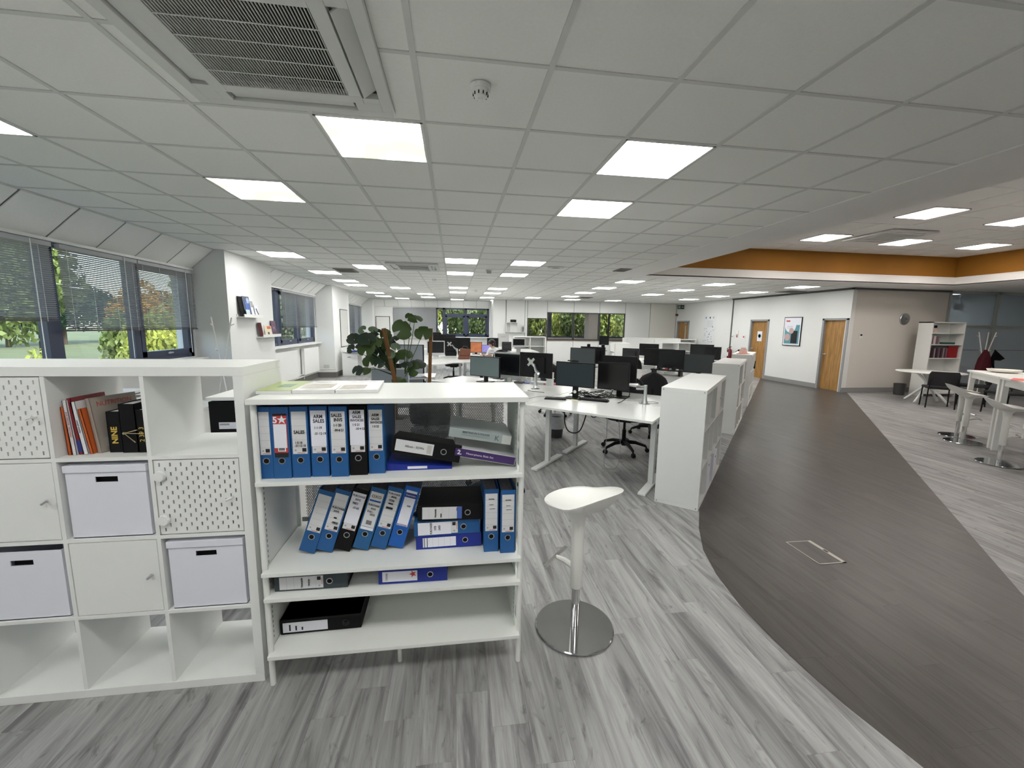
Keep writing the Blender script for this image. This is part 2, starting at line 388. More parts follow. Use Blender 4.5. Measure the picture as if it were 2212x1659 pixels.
for d, x0, y0, x1, y1, i, j in tiles:
    pieces = [(x0+g, y0+g, x1-g, y1-g)]
    for r in ((-1.27, 1.52, -.31, 2.48), (-1.26, 8.08, -.30, 9.04)):
        new = []
        for a, b2, c, e in pieces:
            if a >= r[2] or c <= r[0] or b2 >= r[3] or e <= r[1]: new.append((a, b2, c, e)); continue
            if a < r[0]: new.append((a, b2, r[0], e))
            if c > r[2]: new.append((r[2], b2, c, e))
            if b2 < r[1]: new.append((max(a, r[0]), b2, min(c, r[2]), r[1]))
            if e > r[3]: new.append((max(a, r[0]), r[3], min(c, r[2]), e))
        pieces = [p for p in new if p[2]-p[0] > .02 and p[3]-p[1] > .02]
    if not pieces: continue
    if cnt < 295 and d < 90:
        cnt += 1
        if len(pieces) == 1 and abs(x1-x0-T) < .001 and abs(y1-y0-T) < .001 and pieces[0] == (x0+g, y0+g, x1-g, y1-g):
            link('ceiling_tile', tmesh, ceiling, loc=((x0+x1)/2, (y0+y1)/2, CE+.004+trk.uniform(0, .0015)))
        else:
            b = MB()
            for p in pieces: b.box((p[0], p[1], CE+.004), (p[2], p[3], CE+.016))
            b.build('ceiling_tile', tilem, ceiling)
    else:
        for p in pieces: joined.box((p[0], p[1], CE+.004), (p[2], p[3], CE+.016))
joined.build('ceiling_tile_field', tilem, ceiling, kind='stuff')
def cut(lo, hi, holes):
    seg = [(lo, hi)]
    for a, c in holes: seg = [q for s in seg for q in ((s[0], min(s[1], a)), (max(s[0], c), s[1])) if q[1]-q[0] > .01]
    return seg
for i in range(-6, 18):
    x = GX+T*i
    if x < -3.78: x = -3.775
    if x > 10.4: continue
    lo = -4.0 if x < XE else 9.2; hi = 19.75 if x < 2.2 else 18.55
    hol = [(1.52, 2.48), (8.08, 9.04)] if -1.26 < x < -.31 else []
    b = MB()
    for a, c in cut(lo, hi, hol): b.box((x-.013, a, CE-.0005), (x+.013, c, CE+.02))
    b.build('grid_rail', railm, ceiling)
for j in range(-10, 31):
    y = GY+T*j
    if y > 19.7: continue
    hi = XE if y < 9.2 else (2.27 if y > 18.5 else 10.4)
    hol = [(-1.27, -.31)] if (1.52 < y < 2.48 or 8.08 < y < 9.04) else []
    b = MB()
    for a, c in cut(-3.775, hi, hol): b.box((a, y-.0115, CE+.0005), (c, y+.0115, CE+.02))
    b.build('grid_rail', railm, ceiling)
# plasterboard margin, light shelf and raised coffer
b = MB()
b.box((XE, -4.2, CE-.003), (4.09, 9.2, CE+.02)); b.box((4.09, 8.70, CE-.003), (16.5, 9.2, CE+.02)); b.box((10.4, 9.2, CE-.003), (16.5, 9.78, CE+.02)); b.box((12.0, -4.2, CE-.003), (16.5, 8.70, CE+.02))
b.box((4.07, -4.2, CE), (4.12, 8.7, 2.972)); b.box((4.09, 8.70, CE), (12.05, 8.745, 2.972)); b.box((12.0, -4.2, CE), (12.05, 8.7, 2.972))
b.box((4.09, 8.688, 2.955), (12.0, 8.745, 2.975)); b.box((11.988, -4.2, 2.955), (12.05, 8.7, 2.975))
b.box((XE-.012, -4.2, CE-.006), (XE+.012, 9.2, CE+.01))
struct('trim_1', b, plaster)
b = MB(); b.box((4.02, -4.2, 2.972), (4.06, 8.8, 3.46)); b.box((4.02, 8.752, 2.972), (12.1, 8.80, 3.46)); b.box((12.052, -4.2, 2.972), (12.1, 8.8, 3.46))
struct('trim_2', b, orange)
uc = struct('ceiling_1', MB().box((4.0, -4.2, 3.452), (12.2, 8.85, 3.50)), plaster)
uc.name = 'ceiling_raised'; uc['kind'] = 'structure'
UL = [(7.17, 5.65), (7.15, 7.45), (9.02, 5.75), (9.0, 7.5), (10.92, 7.52), (10.92, 5.65), (7.17, 3.25), (9.02, 3.25), (10.92, 3.25), (5.4, 1.2), (9.02, .6), (7.17, -1.5), (10.9, -1.5)]
um = MB().box((-.288, -.288, 0), (.288, .288, .01)).mesh('raised_tile', tilem)
for i in range(13):
    for j in range(8):
        x = 4.39+.6*i; y = 8.43-.6*j
        if any(abs(x-a) < .5 and abs(y-c) < .5 for a, c in UL) or (abs(x-8.1) < .7 and abs(y-7.0) < .7): continue
        link('ceiling_tile', um, uc, loc=(x, y, 3.446))

# ceiling lamps
def lamp(x, y, z, label, group=None, dm=lampm, sz=.59):
    t = thing('ceiling_light', label, 'ceiling light', (x, y, z), 0, group); h = sz/2
    b = MB()
    for a, c in (((-h, -h), (h, -h+.014)), ((-h, h-.014), (h, h)), ((-h, -h), (-h+.014, h)), ((h-.014, -h), (h, h))): b.box((*a, -.003), (*c, .02))
    b.build('frame', white, t); MB().box((-h+.012, -h+.012, 0), (h-.012, h-.012, .012)).build('diffuser', dm, t); return t
names = {(-5,1): 'square lamp panel cut by the left edge of the photo', (-1,1): 'square lamp panel with yellowed patches beside the nearest air conditioner', (2,1): 'largest evenly white square lamp panel right of the smoke detector',
         (-3,3): 'second nearest square lamp panel on the left half of the ceiling, faintly yellowed', (2,3): 'white square lamp panel just beyond the largest one', (-5,9): 'lamp panel just above the pillar with the two display ledges',
         (-3,11): 'lamp panel left of the far ceiling air conditioner', (0,9): 'lamp panel right of the far air conditioner, nearer of two in line', (0,12): 'lamp panel right of the far air conditioner, farther of two in line',
         (2,9): 'nearer of the two lamp panels beyond the white one right of centre', (2,12): 'farther of the two lamp panels beyond the white one right of centre',
         (-5,13): 'lamp panel left of the small dark ceiling vent', (15,13): 'lamp panel above the framed poster, nearest the dark ceiling trunking'}
ORD = ['nearest', 'second nearest', 'third nearest', 'fourth nearest', 'fifth nearest', 'sixth nearest', 'seventh nearest']
colcount = {}
for (i, j) in LI:
    x = GX+T*(i+.5); y = GY+T*(j+.5)
    if (i, j) in names: lb = names[(i, j)]; gp = None
    elif y < 1: lb = 'unseen square lamp panel added to the tiled ceiling behind the viewer'; gp = 'added ceiling lamps behind the viewer'  # unseen panels added behind the camera for their light
    elif x < -1: gp = 'far lamp panels on the left'; k_ = colcount.get(i, 0); colcount[i] = k_+1; lb = ORD[k_]+' small far lamp panel in the '+{-5: 'leftmost row', -4: 'second row from the left', -3: 'row left of the far air conditioner', -2: 'row in line with the far air conditioner'}[i]
    elif x < 3.4: gp = 'far lamp panels in the middle'; k_ = colcount.get(i, 0); colcount[i] = k_+1; lb = ORD[k_]+' small far lamp panel in the '+{0: 'central row above the far window', 2: 'row right of the central one', 3: 'row ending at the white far pillar', 5: 'row over the white wall shelf'}[i]
    else: gp = 'far lamp panels on the right'; k_ = colcount.get(i, 0); colcount[i] = k_+1; lb = ORD[k_]+' lamp panel in the '+{5: 'row over the white wall shelf', 7: 'row above the meeting room windows', 8: 'row just right of the meeting room windows', 11: 'row above the third desk bench', 15: 'row beside the right hand doors'}[i]
    lamp(x, y, CE, lb, gp, lampy if (i, j) in ((-1,1), (-3,3)) else lampm)
un = ['leftmost front lamp panel in the raised ceiling coffer', 'lamp panel left of the raised ceiling air conditioner', 'front right lamp panel in the raised coffer cut by the photo edge', 'lamp panel overlapping the raised ceiling air conditioner', 'lamp panel at the far right corner of the raised coffer']
for k, (x, y) in enumerate(UL):
    lamp(x, y, 3.44, un[k] if k < 5 else 'square lamp panel in the raised coffer outside the view', None if k < 5 else 'unseen coffer lamps', lampu, .6)

# ================================================================ SETTING: walls
def wallbox(bd, ax, p0, p1, lo, hi, z0, z1, holes):
    """wall slab with rectangular holes; ax 'y' = wall in plane x=p0..p1 running along y"""
    ys = sorted({lo, hi, *[q for h in holes for q in h[:2]]})
    for a, c in zip(ys, ys[1:]):
        mid = (a+c)/2; hz = [(h[2], h[3]) for h in holes if h[0] < mid < h[1]]
        for e, f in cut(z0, z1, hz):
            if ax == 'y': bd.box((p0, a, e), (p1, c, f))
            else: bd.box((a, p0, e), (c, p1, f))
SILL, HEAD = 1.10, 2.462
W1 = (1.6, 7.33); W2 = (9.12, 13.22); W3 = (15.4, 19.45)
b = MB(); wallbox(b, 'y', -4.4, XW, -4.2, 20.4, 0, 3.0, [(W1[0], W1[1], SILL, HEAD), (W2[0], W2[1], SILL, HEAD), (W3[0], W3[1], SILL, HEAD)])
for a, c in ((7.38, 9.06), (13.30, 15.25), (19.6, 20.4), (-4.2, 1.4)): b.box((-4.4, a, 0), (-3.63, c, CE+.02))
struct('wall_left', b, wallp)
# sloping tiled coving above the windows
def slope(y0, y1, n, nm):
    o = MB(); v = [(-3.775, y0, CE+.03), (-4.16, y0, HEAD+.03), (-4.16, y1, HEAD+.03), (-3.775, y1, CE+.03)]
    root = struct(nm, MB().add(v, [(0, 1, 2, 3)]), railm); L = (y1-y0)
    ys = [y0+.6*k for k in range(int(L/.6)+1)] + [y1]; dx, dz = -.375, HEAD-CE
    for a, c in zip(ys, ys[1:]):
        if c-a < .05: continue
        q = []
        for off in (0, .012):
            for (t, yy) in ((.03, a+.012), (.03, c-.012), (.95, c-.012), (.95, a+.012)): q.append((-3.775+dx*t, yy, CE+dz*t+off))
        MB().add(q, [(0, 1, 2, 3), (7, 6, 5, 4), (0, 4, 5, 1), (1, 5, 6, 2), (2, 6, 7, 3), (3, 7, 4, 0)]).build('coving_tile', tilem, root)
    MB().box((-4.165, y0, HEAD-.012), (-4.10, y1, HEAD+.02)).build('head_trim', white, root)
slope(1.4, 7.38, 0, 'trim_3'); slope(9.06, 13.30, 0, 'trim_4'); slope(15.25, 19.6, 0, 'trim_5')
# back wall with its window and coving
BY = 20.1
b = MB(); wallbox(b, 'x', BY, BY+.25, -4.4, 2.5, 0, 3.0, [(-2.82, 1.66, 1.10, 2.45)]); b.box((1.72, 18.6, 0), (2.27, BY, CE+.02))
struct('wall_back', b, wallp)
cv = struct('trim_6', MB().add([(-3.9, 19.74, CE+.02), (2.27, 19.74, CE+.02), (2.27, BY, 2.47), (-3.9, BY, 2.47)], [(0, 1, 2, 3)]), railm)
x = -3.77
while x < 1.7:
    c = min(x+.6, 1.72); q = []
    for off in (0, .012):
        for (t, xx) in ((.03, x+.012), (.03, c-.012), (.95, c-.012), (.95, x+.012)): q.append((xx, 19.74+.35*t, CE-.34*t+off-.01))
    MB().add(q, [(3, 2, 1, 0), (4, 5, 6, 7), (0, 1, 5, 4), (1, 2, 6, 5), (2, 3, 7, 6), (3, 0, 4, 7)]).build('coving_tile', tilem, cv); x += .6
# partition of white panels with glazed band
PY = 18.55
part = struct('wall_partition', MB().box((2.27, PY+.03, 0), (3.26, PY+.09, CE)).box((3.26, PY+.03, 0), (4.12, PY+.09, 1.2)).box((3.26, PY+.03, 2.02), (4.12, PY+.09, CE)).box((4.12, PY+.03, 0), (7.88, PY+.09, 1.06)).box((4.12, PY+.03, 2.29), (7.88, PY+.09, CE)).box((7.88, PY+.03, 0), (10.45, PY+.09, CE)), greym)
XS = [2.30, 3.14, 3.26, 4.16, 5.40, 6.62, 7.86, 9.08, 10.38]
for k, (a, c) in enumerate(zip(XS, XS[1:])):
    zs = [(0, CE)]
    if k == 2: zs = [(0, 1.2), (2.02, CE)]
    if k in (3, 4, 5): zs = [(0, 1.05), (2.30, CE)]
    for e, f in zs: MB().box((a+.012, PY, e), (c-.012, PY+.03, f)).build('wall_panel', wallp if k < 7 else mat('cream_panel', (.76, .75, .70), .6), part)
for k, (a, c, e, f) in enumerate(((3.27, 4.13, 1.2, 2.02), (4.17, 5.39, 1.06, 2.29), (5.41, 6.61, 1.06, 2.29), (6.63, 7.85, 1.06, 2.29))):
    w = MB()
    for p, q in (((a, e), (c, e+.035)), ((a, f-.035), (c, f)), ((a, e), (a+.03, f)), ((c-.03, e), (c, f))): w.box((p[0], PY-.005, p[1]), (q[0], PY+.07, q[1]))
    wn = struct('window_%d' % (k+4), w, mat('dark_alu', (.05, .05, .05), .4))
    MB().box((a+.03, PY+.03, e+.03), (c-.03, PY+.036, f-.03)).build('pane', pane, wn)
    MB().box((a, PY-.03, e-.04), (c, PY+.07, e)).build('sill', mat('brown_sill', (.13, .08, .05), .5), wn)
# the room behind the partition
b = MB(); wallbox(b, 'x', 22.6, 22.8, 2.5, 10.6, 0, 3.0, [(2.9, 9.9, 1.05, 2.50)]); b.box((7.2, 21.9, 0), (7.75, 22.58, 3.0), 0); b.box((2.35, 18.7, 0), (2.5, 22.8, 3.0)); b.box((10.5, 18.7, 0), (10.65, 22.8, 3.0))
struct('wall_meeting_room', b, mat('blush_paint', (.62, .55, .52), .8))
w = MB(); w.box((2.9, 22.6, 2.42), (9.9, 22.7, 2.5)); w.box((2.9, 22.6, 1.05), (9.9, 22.7, 1.13))
for xx, ww in ((3.9, .1), (5.1, .22), (6.5, .07), (8.6, .07)): w.box((xx, 22.6, 1.05), (xx+ww, 22.7, 2.5))
struct('window_8', w, frame_d)
# right hand wall with three oak doors
XR = 10.4
D = [(9.80, 10.58), (12.64, 13.50), (17.42, 18.42)]
b = MB(); wallbox(b, 'y', XR, XR+.12, 9.772, 18.7, 0, CE+.02, [(a, c, -.01, 1.99) for a, c in D]); struct('wall_right', b, wallp)
for k, (a, c) in enumerate(D):
    dr = struct('door_%d' % (k+1), MB().box((XR+.055, a+.05, .008), (XR+.095, c-.05, 1.945)), oakm)
    f = MB(); f.box((XR-.02, a-.01, 0), (XR+.11, a+.05, 1.99)); f.box((XR-.02, c-.05, 0), (XR+.11, c+.01, 1.99)); f.box((XR-.02, a-.01, 1.945), (XR+.11, c+.01, 2.0)); f.build('door_frame', greym, dr)
    hy = c-.11; h = MB(); h.cyl((XR+.055, hy, 1.0), (XR-.0, hy, 1.0), .011); h.cyl((XR+.0, hy+.01, 1.0), (XR+.0, hy-.12, 1.0), .01); h.cyl((XR+.056, hy, 1.0), (XR+.048, hy, 1.0), .027); h.build('door_handle', silver, dr, smooth=True)
    if k == 2: MB().box((XR+.045, 17.75, .9), (XR+.056, 17.82, 1.8)).build('vision_pane', mat('vision', (.5, .52, .5), .3), dr); MB().box((XR+.0, 17.6, 1.86), (XR+.05, 17.8, 1.91)).build('door_closer', silver, dr)
    if k == 1:
        n_ = MB().box((XR+.05, 12.98, 1.26), (XR+.056, 13.20, 1.60)).build('notice', labelw, dr)
        MB().lathe([(.05, 0), (.05, .002), (.068, .002), (.068, 0)], n=24).build('notice_print', mat('teal_print', (.10, .28, .30), .6), n_, loc=(XR+.047, 13.09, 1.44), rot=(0, pi/2, 0))
# warm wall and glazed partition on the right
b = MB().box((XR+.003, 9.776, 0), (13.38, 9.9, CE+.02)); ww = struct('wall_warm', b, peach)
MB().box((12.58, 9.766, 0), (13.36, 9.776, 1.93)).build('access_panel', peach, ww)
struct('baseboard_right', MB().box((XR-.015, 10.6, 0), (XR, 12.63, .13)).box((XR-.015, 13.51, 0), (XR, 17.41, .13)).box((XR-.012, 9.762, 0), (13.38, 9.776, .13)), skirtm)
struct('trim_7', MB().box((XR-.05, 9.70, CE-.05), (XR, 14.55, CE-.005)).box((XR-.05, 9.72, CE-.05), (13.4, 9.78, CE-.005)).box((XR-.022, 14.50, 1.0), (XR, 14.545, CE)), darkstrip)
gp = struct('wall_glazed', MB().box((13.38, 9.76, 0), (13.46, 9.86, CE)).box((14.98, 9.76, 0), (15.06, 9.86, CE)).box((16.4, 9.76, 0), (16.5, 9.86, CE)).box((13.38, 9.76, CE-.07), (16.5, 9.86, CE)).box((13.38, 9.765, 1.80), (16.5, 9.855, 1.86)).box((13.38, 9.765, 0), (16.5, 9.855, .1)), mat('alu_frame', (.42, .44, .41), .4))
for a, c in ((13.46, 14.98), (15.06, 16.4)):
    MB().box((a, 9.80, 1.86), (c, 9.81, CE-.07)).build('upper_pane', clearp, gp)
    MB().box((a, 9.80, .1), (c, 9.81, 1.80)).build('frosted_pane', frost, gp)
    MB().box((a, 9.796, 1.17), (c, 9.80, 1.185)).build('film_edge', mat('film', (.12, .15, .16), .5), gp)
struct('wall_rear', MB().box((-4.6, -4.2, 0), (16.7, -4.0, 3.6)), wallp)
struct('wall_far_right', MB().box((16.5, -4.2, 0), (16.7, 14.2, 3.6)).box((10.6, 13.9, 0), (16.7, 14.1, 3.0)), wallp)
b = MB(); b.box((12.9, 10.6, CE-.005), (14.9, 10.75, CE)); tag(b.build('strip_light', lampm), 'thin strip lamp seen through the glazed partition on the right', 'ceiling light')
for _x in (3.6, 6.0, 8.6): lamp(_x, 20.6, CE-.03, 'added lamp panel brightening the meeting room behind the partition', 'added lamps in the meeting room')  # lamps added to brighten the meeting room and its pillar
for _x in (12.2, 15.4): lamp(_x, 11.9, CE-.03, 'added lamp panel brightening the room behind the glazed partition', 'added lamps behind the glazed partition')  # lamps added so the room behind the glass reads lighter
# skirting and pipes on the left
b = MB(); b.box((XW, 9.06, 0), (XW+.02, 13.3, .16)); b.box((XW, 13.28, 0), (-3.63, 13.30, .16)); b.box((-3.63, 13.28, 0), (-3.61, 15.25, .16)); b.box((XW, 1.4, 0), (XW+.02, 7.38, .16)); b.box((-3.63, 7.38, 0), (-3.61, 9.06, .16)); b.box((-4.1, BY-.02, 0), (1.7, BY, .16))
struct('baseboard_left', b, mat('dark_skirting', (.16, .15, .14), .6))
b = MB()
for z in (.20, .27): b.tube([(XW+.05, 9.1, z), (XW+.05, 13.18, z), (XW+.1, 13.24, z), (-3.60, 13.24, z)], .011)
struct('trim_8', b, white, smooth=True)
# window sills
for k, (a, c) in enumerate((W1, W2, W3)):
    struct('trim_%d' % (9+k), MB().box((XW-.02, a-.05, SILL-.045), (-3.98, c+.05, SILL-.01)), white)
struct('trim_12', MB().box((-2.9, BY-.16, 1.055), (1.72, BY+.02, 1.09)), white)
# windows on the left
def side_window(nm, y0, y1, mull, cas, handles=True):
    w = MB(); x0, x1 = -4.24, -4.165
    w.box((x0, y0, SILL), (x1, y1, SILL+.06)); w.box((x0, y0, HEAD-.06), (x1, y1, HEAD)); w.box((x0, y0, SILL), (x1, y0+.06, HEAD)); w.box((x0, y1-.07, SILL), (x1, y1, HEAD))
    for a, c in mull: w.box((x0, a, SILL), (x1+.01, c, HEAD))
    root = struct(nm, w, frame_d)
    es = [y0+.06] + [q for m in mull for q in m] + [y1-.07]
    for a, c in zip(es[::2], es[1::2]):
        MB().box((-4.21, a-.01, SILL+.05), (-4.204, c+.01, HEAD-.05)).build('pane', pane, root)
        if any(a-.05 < q < c+.05 for q in cas):
            f = MB(); f.box((x0+.01, a, SILL+.06), (x1+.015, a+.075, HEAD-.06)); f.box((x0+.01, c-.075, SILL+.06), (x1+.015, c, HEAD-.06)); f.box((x0+.01, a, SILL+.06), (x1+.015, c, SILL+.135)); f.box((x0+.01, a, HEAD-.135), (x1+.015, c, HEAD-.06))
            f.build('casement', frame_d, root); mid = (a+c)/2
            hd = MB(); hd.box((x1+.015, mid-.06, SILL+.085), (x1+.03, mid+.06, SILL+.105)); hd.box((x1+.012, mid-.02, SILL+.08), (x1+.02, mid+.02, SILL+.11)); hd.build('window_handle', silver, root)
    return root
side_window('window_1', W1[0], W1[1], [(3.2, 3.3), (4.92, 5.08), (6.09, 6.2)], [6.8])
side_window('window_2', W2[0], W2[1], [(10.55, 10.72), (11.85, 11.95)], [11.2, 12.5])
side_window('window_3', W3[0], W3[1], [(17.2, 17.35), (18.3, 18.4)], [])
# back window
w = MB(); w.box((-2.82, BY, 1.10), (1.66, BY+.08, 1.17)); w.box((-2.82, BY, 2.38), (1.66, BY+.08, 2.45))
for a, c in ((-2.82, -2.74), (-.86, -.78), (-.55, -.42), (.50, .60), (1.55, 1.66)): w.box((a, BY, 1.1), (c, BY+.08, 2.45))
w.box((-.55, BY-.01, 2.10), (1.66, BY+.08, 2.19)); bw = struct('window_9', w, frame_d)
for a, c in ((-.42, .5), (.6, 1.55)):
    f = MB(); f.box((a, BY-.01, 1.17), (a+.08, BY+.07, 2.1)); f.box((c-.08, BY-.01, 1.17), (c, BY+.07, 2.1)); f.box((a, BY-.01, 2.02), (c, BY+.07, 2.1)); f.box((a, BY-.01, 1.17), (c, BY+.07, 1.24)); f.build('casement', frame_d, bw)
    MB().box((a, BY+.04, 1.15), (c, BY+.045, 2.4)).build('pane', pane, bw)
# ================================================================ OUTSIDE
struct('ground', MB().box((-90, -40, -.45), (-4.45, 90, -.25)).box((-4.45, 23.3, -.45), (60, 90, -.25)), mat('lawn', (.14, .165, .075), .95, var=.35, vs=1.2, bump=1, bs=30)).name = 'lawn'
import numpy as np
def foliage(seed, n, rx, rz, leaf, nb=14):
    r = np.random.RandomState(seed); cen = r.normal(0, 1, (nb, 3)); cen /= np.linalg.norm(cen, axis=1)[:, None]; cen *= r.uniform(.35, .75, (nb, 1)); cen[:, 2] = np.abs(cen[:, 2])*1.0
    k = r.randint(0, nb, n); p = r.normal(0, 1, (n, 3)); p /= np.linalg.norm(p, axis=1)[:, None]; p = cen[k] + p*r.uniform(.26, .42, (n, 1)); p *= (rx, rx, rz)
    a = r.normal(0, 1, (n, 3)); a /= np.linalg.norm(a, axis=1)[:, None]; b = np.cross(a, r.normal(0, 1, (n, 3))); b /= np.linalg.norm(b, axis=1)[:, None]
    a *= leaf; b *= leaf*.55; v = np.stack([p-a, p+b, p+a, p-b], 1).reshape(-1, 3)
    me = bpy.data.meshes.new('foliage'); me.from_pydata(v.tolist(), [], np.arange(4*n).reshape(n, 4).tolist()); return me
FOL = [foliage(s, 5200, 1, 1, .055) for s in (1, 2, 3)]
def tree(nm, x, y, w, h, m, seed, label, cat='tree', group=None, trunk=True, z0=-.25):
    t = thing(nm, label, cat, (x, y, z0), 0, group); me = FOL[seed % 3].copy(); me.materials.clear(); me.materials.append(m)
    o = link('foliage', me, t); zc = h*.42 if trunk else h*.12; o.location = (0, 0, zc); o.scale = (w, w, h-zc*1.0); o.rotation_euler = (0, 0, seed*1.3)
    if trunk: MB().tube([(0, 0, 0), (.05, 0, h*.3), (0, .05, h*.7)], [.14, .11, .05]).build('trunk', mat('bark', (.07, .05, .035), .9), t, smooth=True)
    else: MB().tube([(0, 0, 0), (.02, 0, h*.4)], [.04, .02]).build('stem', mat('bark', (.07, .05, .035), .9), t, smooth=True)
gd = leaf_mat('dark_conifer', (.02, .06, .02), .5, .15); gm = leaf_mat('mid_green', (.20, .26, .08), .55, .45); gy = leaf_mat('yellow_green', (.46, .50, .12), .4, .45); go = leaf_mat('autumn_orange', (.65, .40, .07), .4); gg = leaf_mat('grey_green', (.22, .27, .18), .5)
k = 0
for y in range(0, 66, 4):
    k += 1; tree('evergreen_tree', -30 + (y*.02), y+4, 2.6, 4.0+((y*7) % 5)*.25, gd, k, 'dark evergreen tree in the row closing the lawn beyond the left windows', 'tree', 'evergreen trees beyond the lawn')
for x, y, w, h, m, lb in ((-16, 13.5, 1.2, 2.6, gy, 'yellow green tree on the lawn seen beside the gap between two blinds'), (-15, 17.5, 2.0, 5.2, gm, 'mid green tree on the lawn behind the middle of the nearest blind'),
                          (-13, 19.8, 1.5, 3.7, go, 'orange leaved tree seen low through the second blind'), (-12.5, 23, 1.7, 4.6, gy, 'golden tree seen through the third pane of the nearest window'), (-22, 12, 2.0, 3.9, gm, 'broad green tree behind the yellow green one')):
    k += 1; tree('garden_tree', x, y, w, h, m, k, lb)
for x, y, w, h, m, lb in ((-7.3, 8.6, .8, 1.45, gy, 'low yellow shrub just outside the middle pane of the nearest window'), (-7.0, 11.1, 1.1, 2.3, gy, 'yellow green shrub outside the right pane of the nearest window'),
                          (-8.5, 12.6, 1.1, 2.1, gm, 'green shrub behind the yellow ones outside the nearest window'), (-10.5, 7.2, .6, 1.2, gm, 'small green shrub out on the lawn')):
    k += 1; tree('shrub', x, y, w, h, m, k, lb, 'shrub', None, False)
for x, y, w, h in ((-6.9, 17.5, 1.3, 4.2), (-7.2, 20.5, 1.5, 4.6), (-7.0, 24, 1.5, 4.6), (-7.6, 28, 1.7, 5), (-7.2, 33, 1.8, 5)):
    k += 1; tree('hedge_tree', x, y, w, h, gg, k, 'grey green tree close outside the farther left windows', 'tree', 'trees close outside the farther left windows')
for i in range(9):
    k += 1; tree('garden_tree', -4.5+i*2.1, 26.0+(i*37 % 3), 1.8, 4.6+(i*5 % 3)*.4, (gm, gy, gm)[i % 3], k, 'leafy green tree seen through the windows of the far wall', 'tree', 'trees beyond the far windows')
for i in range(6):
    k += 1; tree('garden_tree', 3.2+i*1.6, 26.5+(i % 2), 1.5, 4.4, (gm, gm, gy)[i % 3], k, 'leafy green tree seen through the meeting room glass', 'tree', 'trees beyond the meeting room')

# ================================================================ BLINDS
slatm = mat('slat_grey', (.40, .41, .425), .5)
def blind(label, y0, y1, zb, x=-4.08, cord=True, ang=40, ax='y', zt=HEAD-.03):
    t = thing('venetian_blind', label, 'blind', (x, (y0+y1)/2, 0)); L = (y1-y0)/2; b = MB(); z = zb+.03
    while z < zt-.05:
        dx, dz = .0125*cos(R(ang)), .0125*sin(R(ang))
        b.add([(-dx, -L, z-dz), (dx, -L, z+dz), (dx, L, z+dz), (-dx, L, z-dz)], [(0, 1, 2, 3)]); z += .0215
    b.build('slats', slatm, t, kind='stuff')
    MB().box((-.025, -L, zt-.045), (.025, L, zt)).build('head_rail', slatm, t); MB().box((-.014, -L, zb), (.014, L, zb+.018)).build('bottom_rail', mat('rail_dark', (.05, .055, .07), .4), t)
    c = MB()
    for q in (.08, .35, .65, .93): yy = -L+2*L*q; c.box((.0135, yy-.0012, zb), (.0155, yy+.0012, zt))
    c.build('ladder_cord', white, t, kind='stuff')
    if cord:
        c = MB(); c.cyl((.03, L-.22, SILL+.08), (.03, L-.22, zt), .004, n=6); c.build('pull_cord', white, t)
    return t
blind('grey venetian blind on the left edge window, its rail a little lower than eye level', 3.1, 4.96, 1.635)
blind('grey venetian blind on the middle of the nearest window, lowered to just above the shrubs', 5.05, 6.12, 1.53)
blind('grey venetian blind on the right end of the nearest window, beside the grey wall return', 6.135, 7.31, 1.53)
blind('grey venetian blind at the far end of the second window above the radiators', 10.7, 13.18, 1.53)
blind('grey venetian blind hanging full height in the third window', 15.6, 19.4, 1.15)
t = thing('roller_blind', 'flat grey roller blind covering the left half of the far wall window', 'blind', (-1.8, BY-.08, 0))
MB().box((-1.0, 0, 1.14), (.95, .004, 2.42)).build('fabric', mat('blind_fabric', (.24, .25, .26), .85, var=.05), t); MB().cyl((-1.0, 0, 2.42), (.95, 0, 2.42), .03).build('roller', greym, t); MB().box((-1.0, -.006, 1.12), (.95, .01, 1.145)).build('bottom_bar', greym, t)

# ================================================================ CEILING FITTINGS
def aircon(x, y, z, label, rz=0):
    t = thing('air_conditioner', label, 'air conditioner', (x, y, z), rz); P = .48; q = .285
    f = MB()
    for a in range(4):
        f.M = Matrix.Rotation(a*pi/2, 4, 'Z')
        f.box((-P, -P, -.028), (.425, -.425, 0)); f.box((-.425, -.425, -.028), (-.30, -.345, 0)); f.box((.30, -.425, -.028), (.345, -.345, 0)); f.box((-.345, -.345, -.030), (q, -q, 0))
        f.box((-.30, -.425, .022), (.30, -.345, .026)) 
    f.M = None; f.build('fascia', mat('ac_plastic', (.68, .69, .67), .45), t, bevel=.004)
    for a in range(4):
        l = MB(); l.M = Matrix.Rotation(a*pi/2, 4, 'Z') @ Matrix.Translation((0, -.385, -.012)) @ Matrix.Rotation(R(-4 if a != 1 else -38), 4, 'X'); l.box((-.285, -.034, -.003), (.285, .036, .003)); l.build('louvre', mat('ac_plastic', (.68, .69, .67), .45), t)
    MB().box((-q, -q, .022), (q, q, .026)).build('filter', mat('filter_dark', (.006, .006, .006), .9), t)
    s = MB(); n = 46
    for i in range(n): xx = -q+2*q*(i+.5)/n; s.box((xx-.0016, -q, -.026), (xx+.0016, q, -.020))
    s.build('grille_slats', mat('ac_plastic', (.68, .69, .67), .45), t, kind='stuff')
    s = MB()
    for i in range(1, 5): yy = -q+2*q*i/5; s.box((-q, yy-.003, -.0285), (q, yy+.003, -.0262))
    s.build('grille_bar', mat('ac_plastic', (.68, .69, .67), .45), t)
    return t
aircon(-.79, 2.0, CE, 'nearest white ceiling cassette air conditioner with a dark slatted square grille')
aircon(-.78, 8.56, CE, 'far ceiling cassette air conditioner between rows of lamp panels')
aircon(8.1, 7.05, 3.44, 'ceiling cassette air conditioner in the raised coffer on the right')
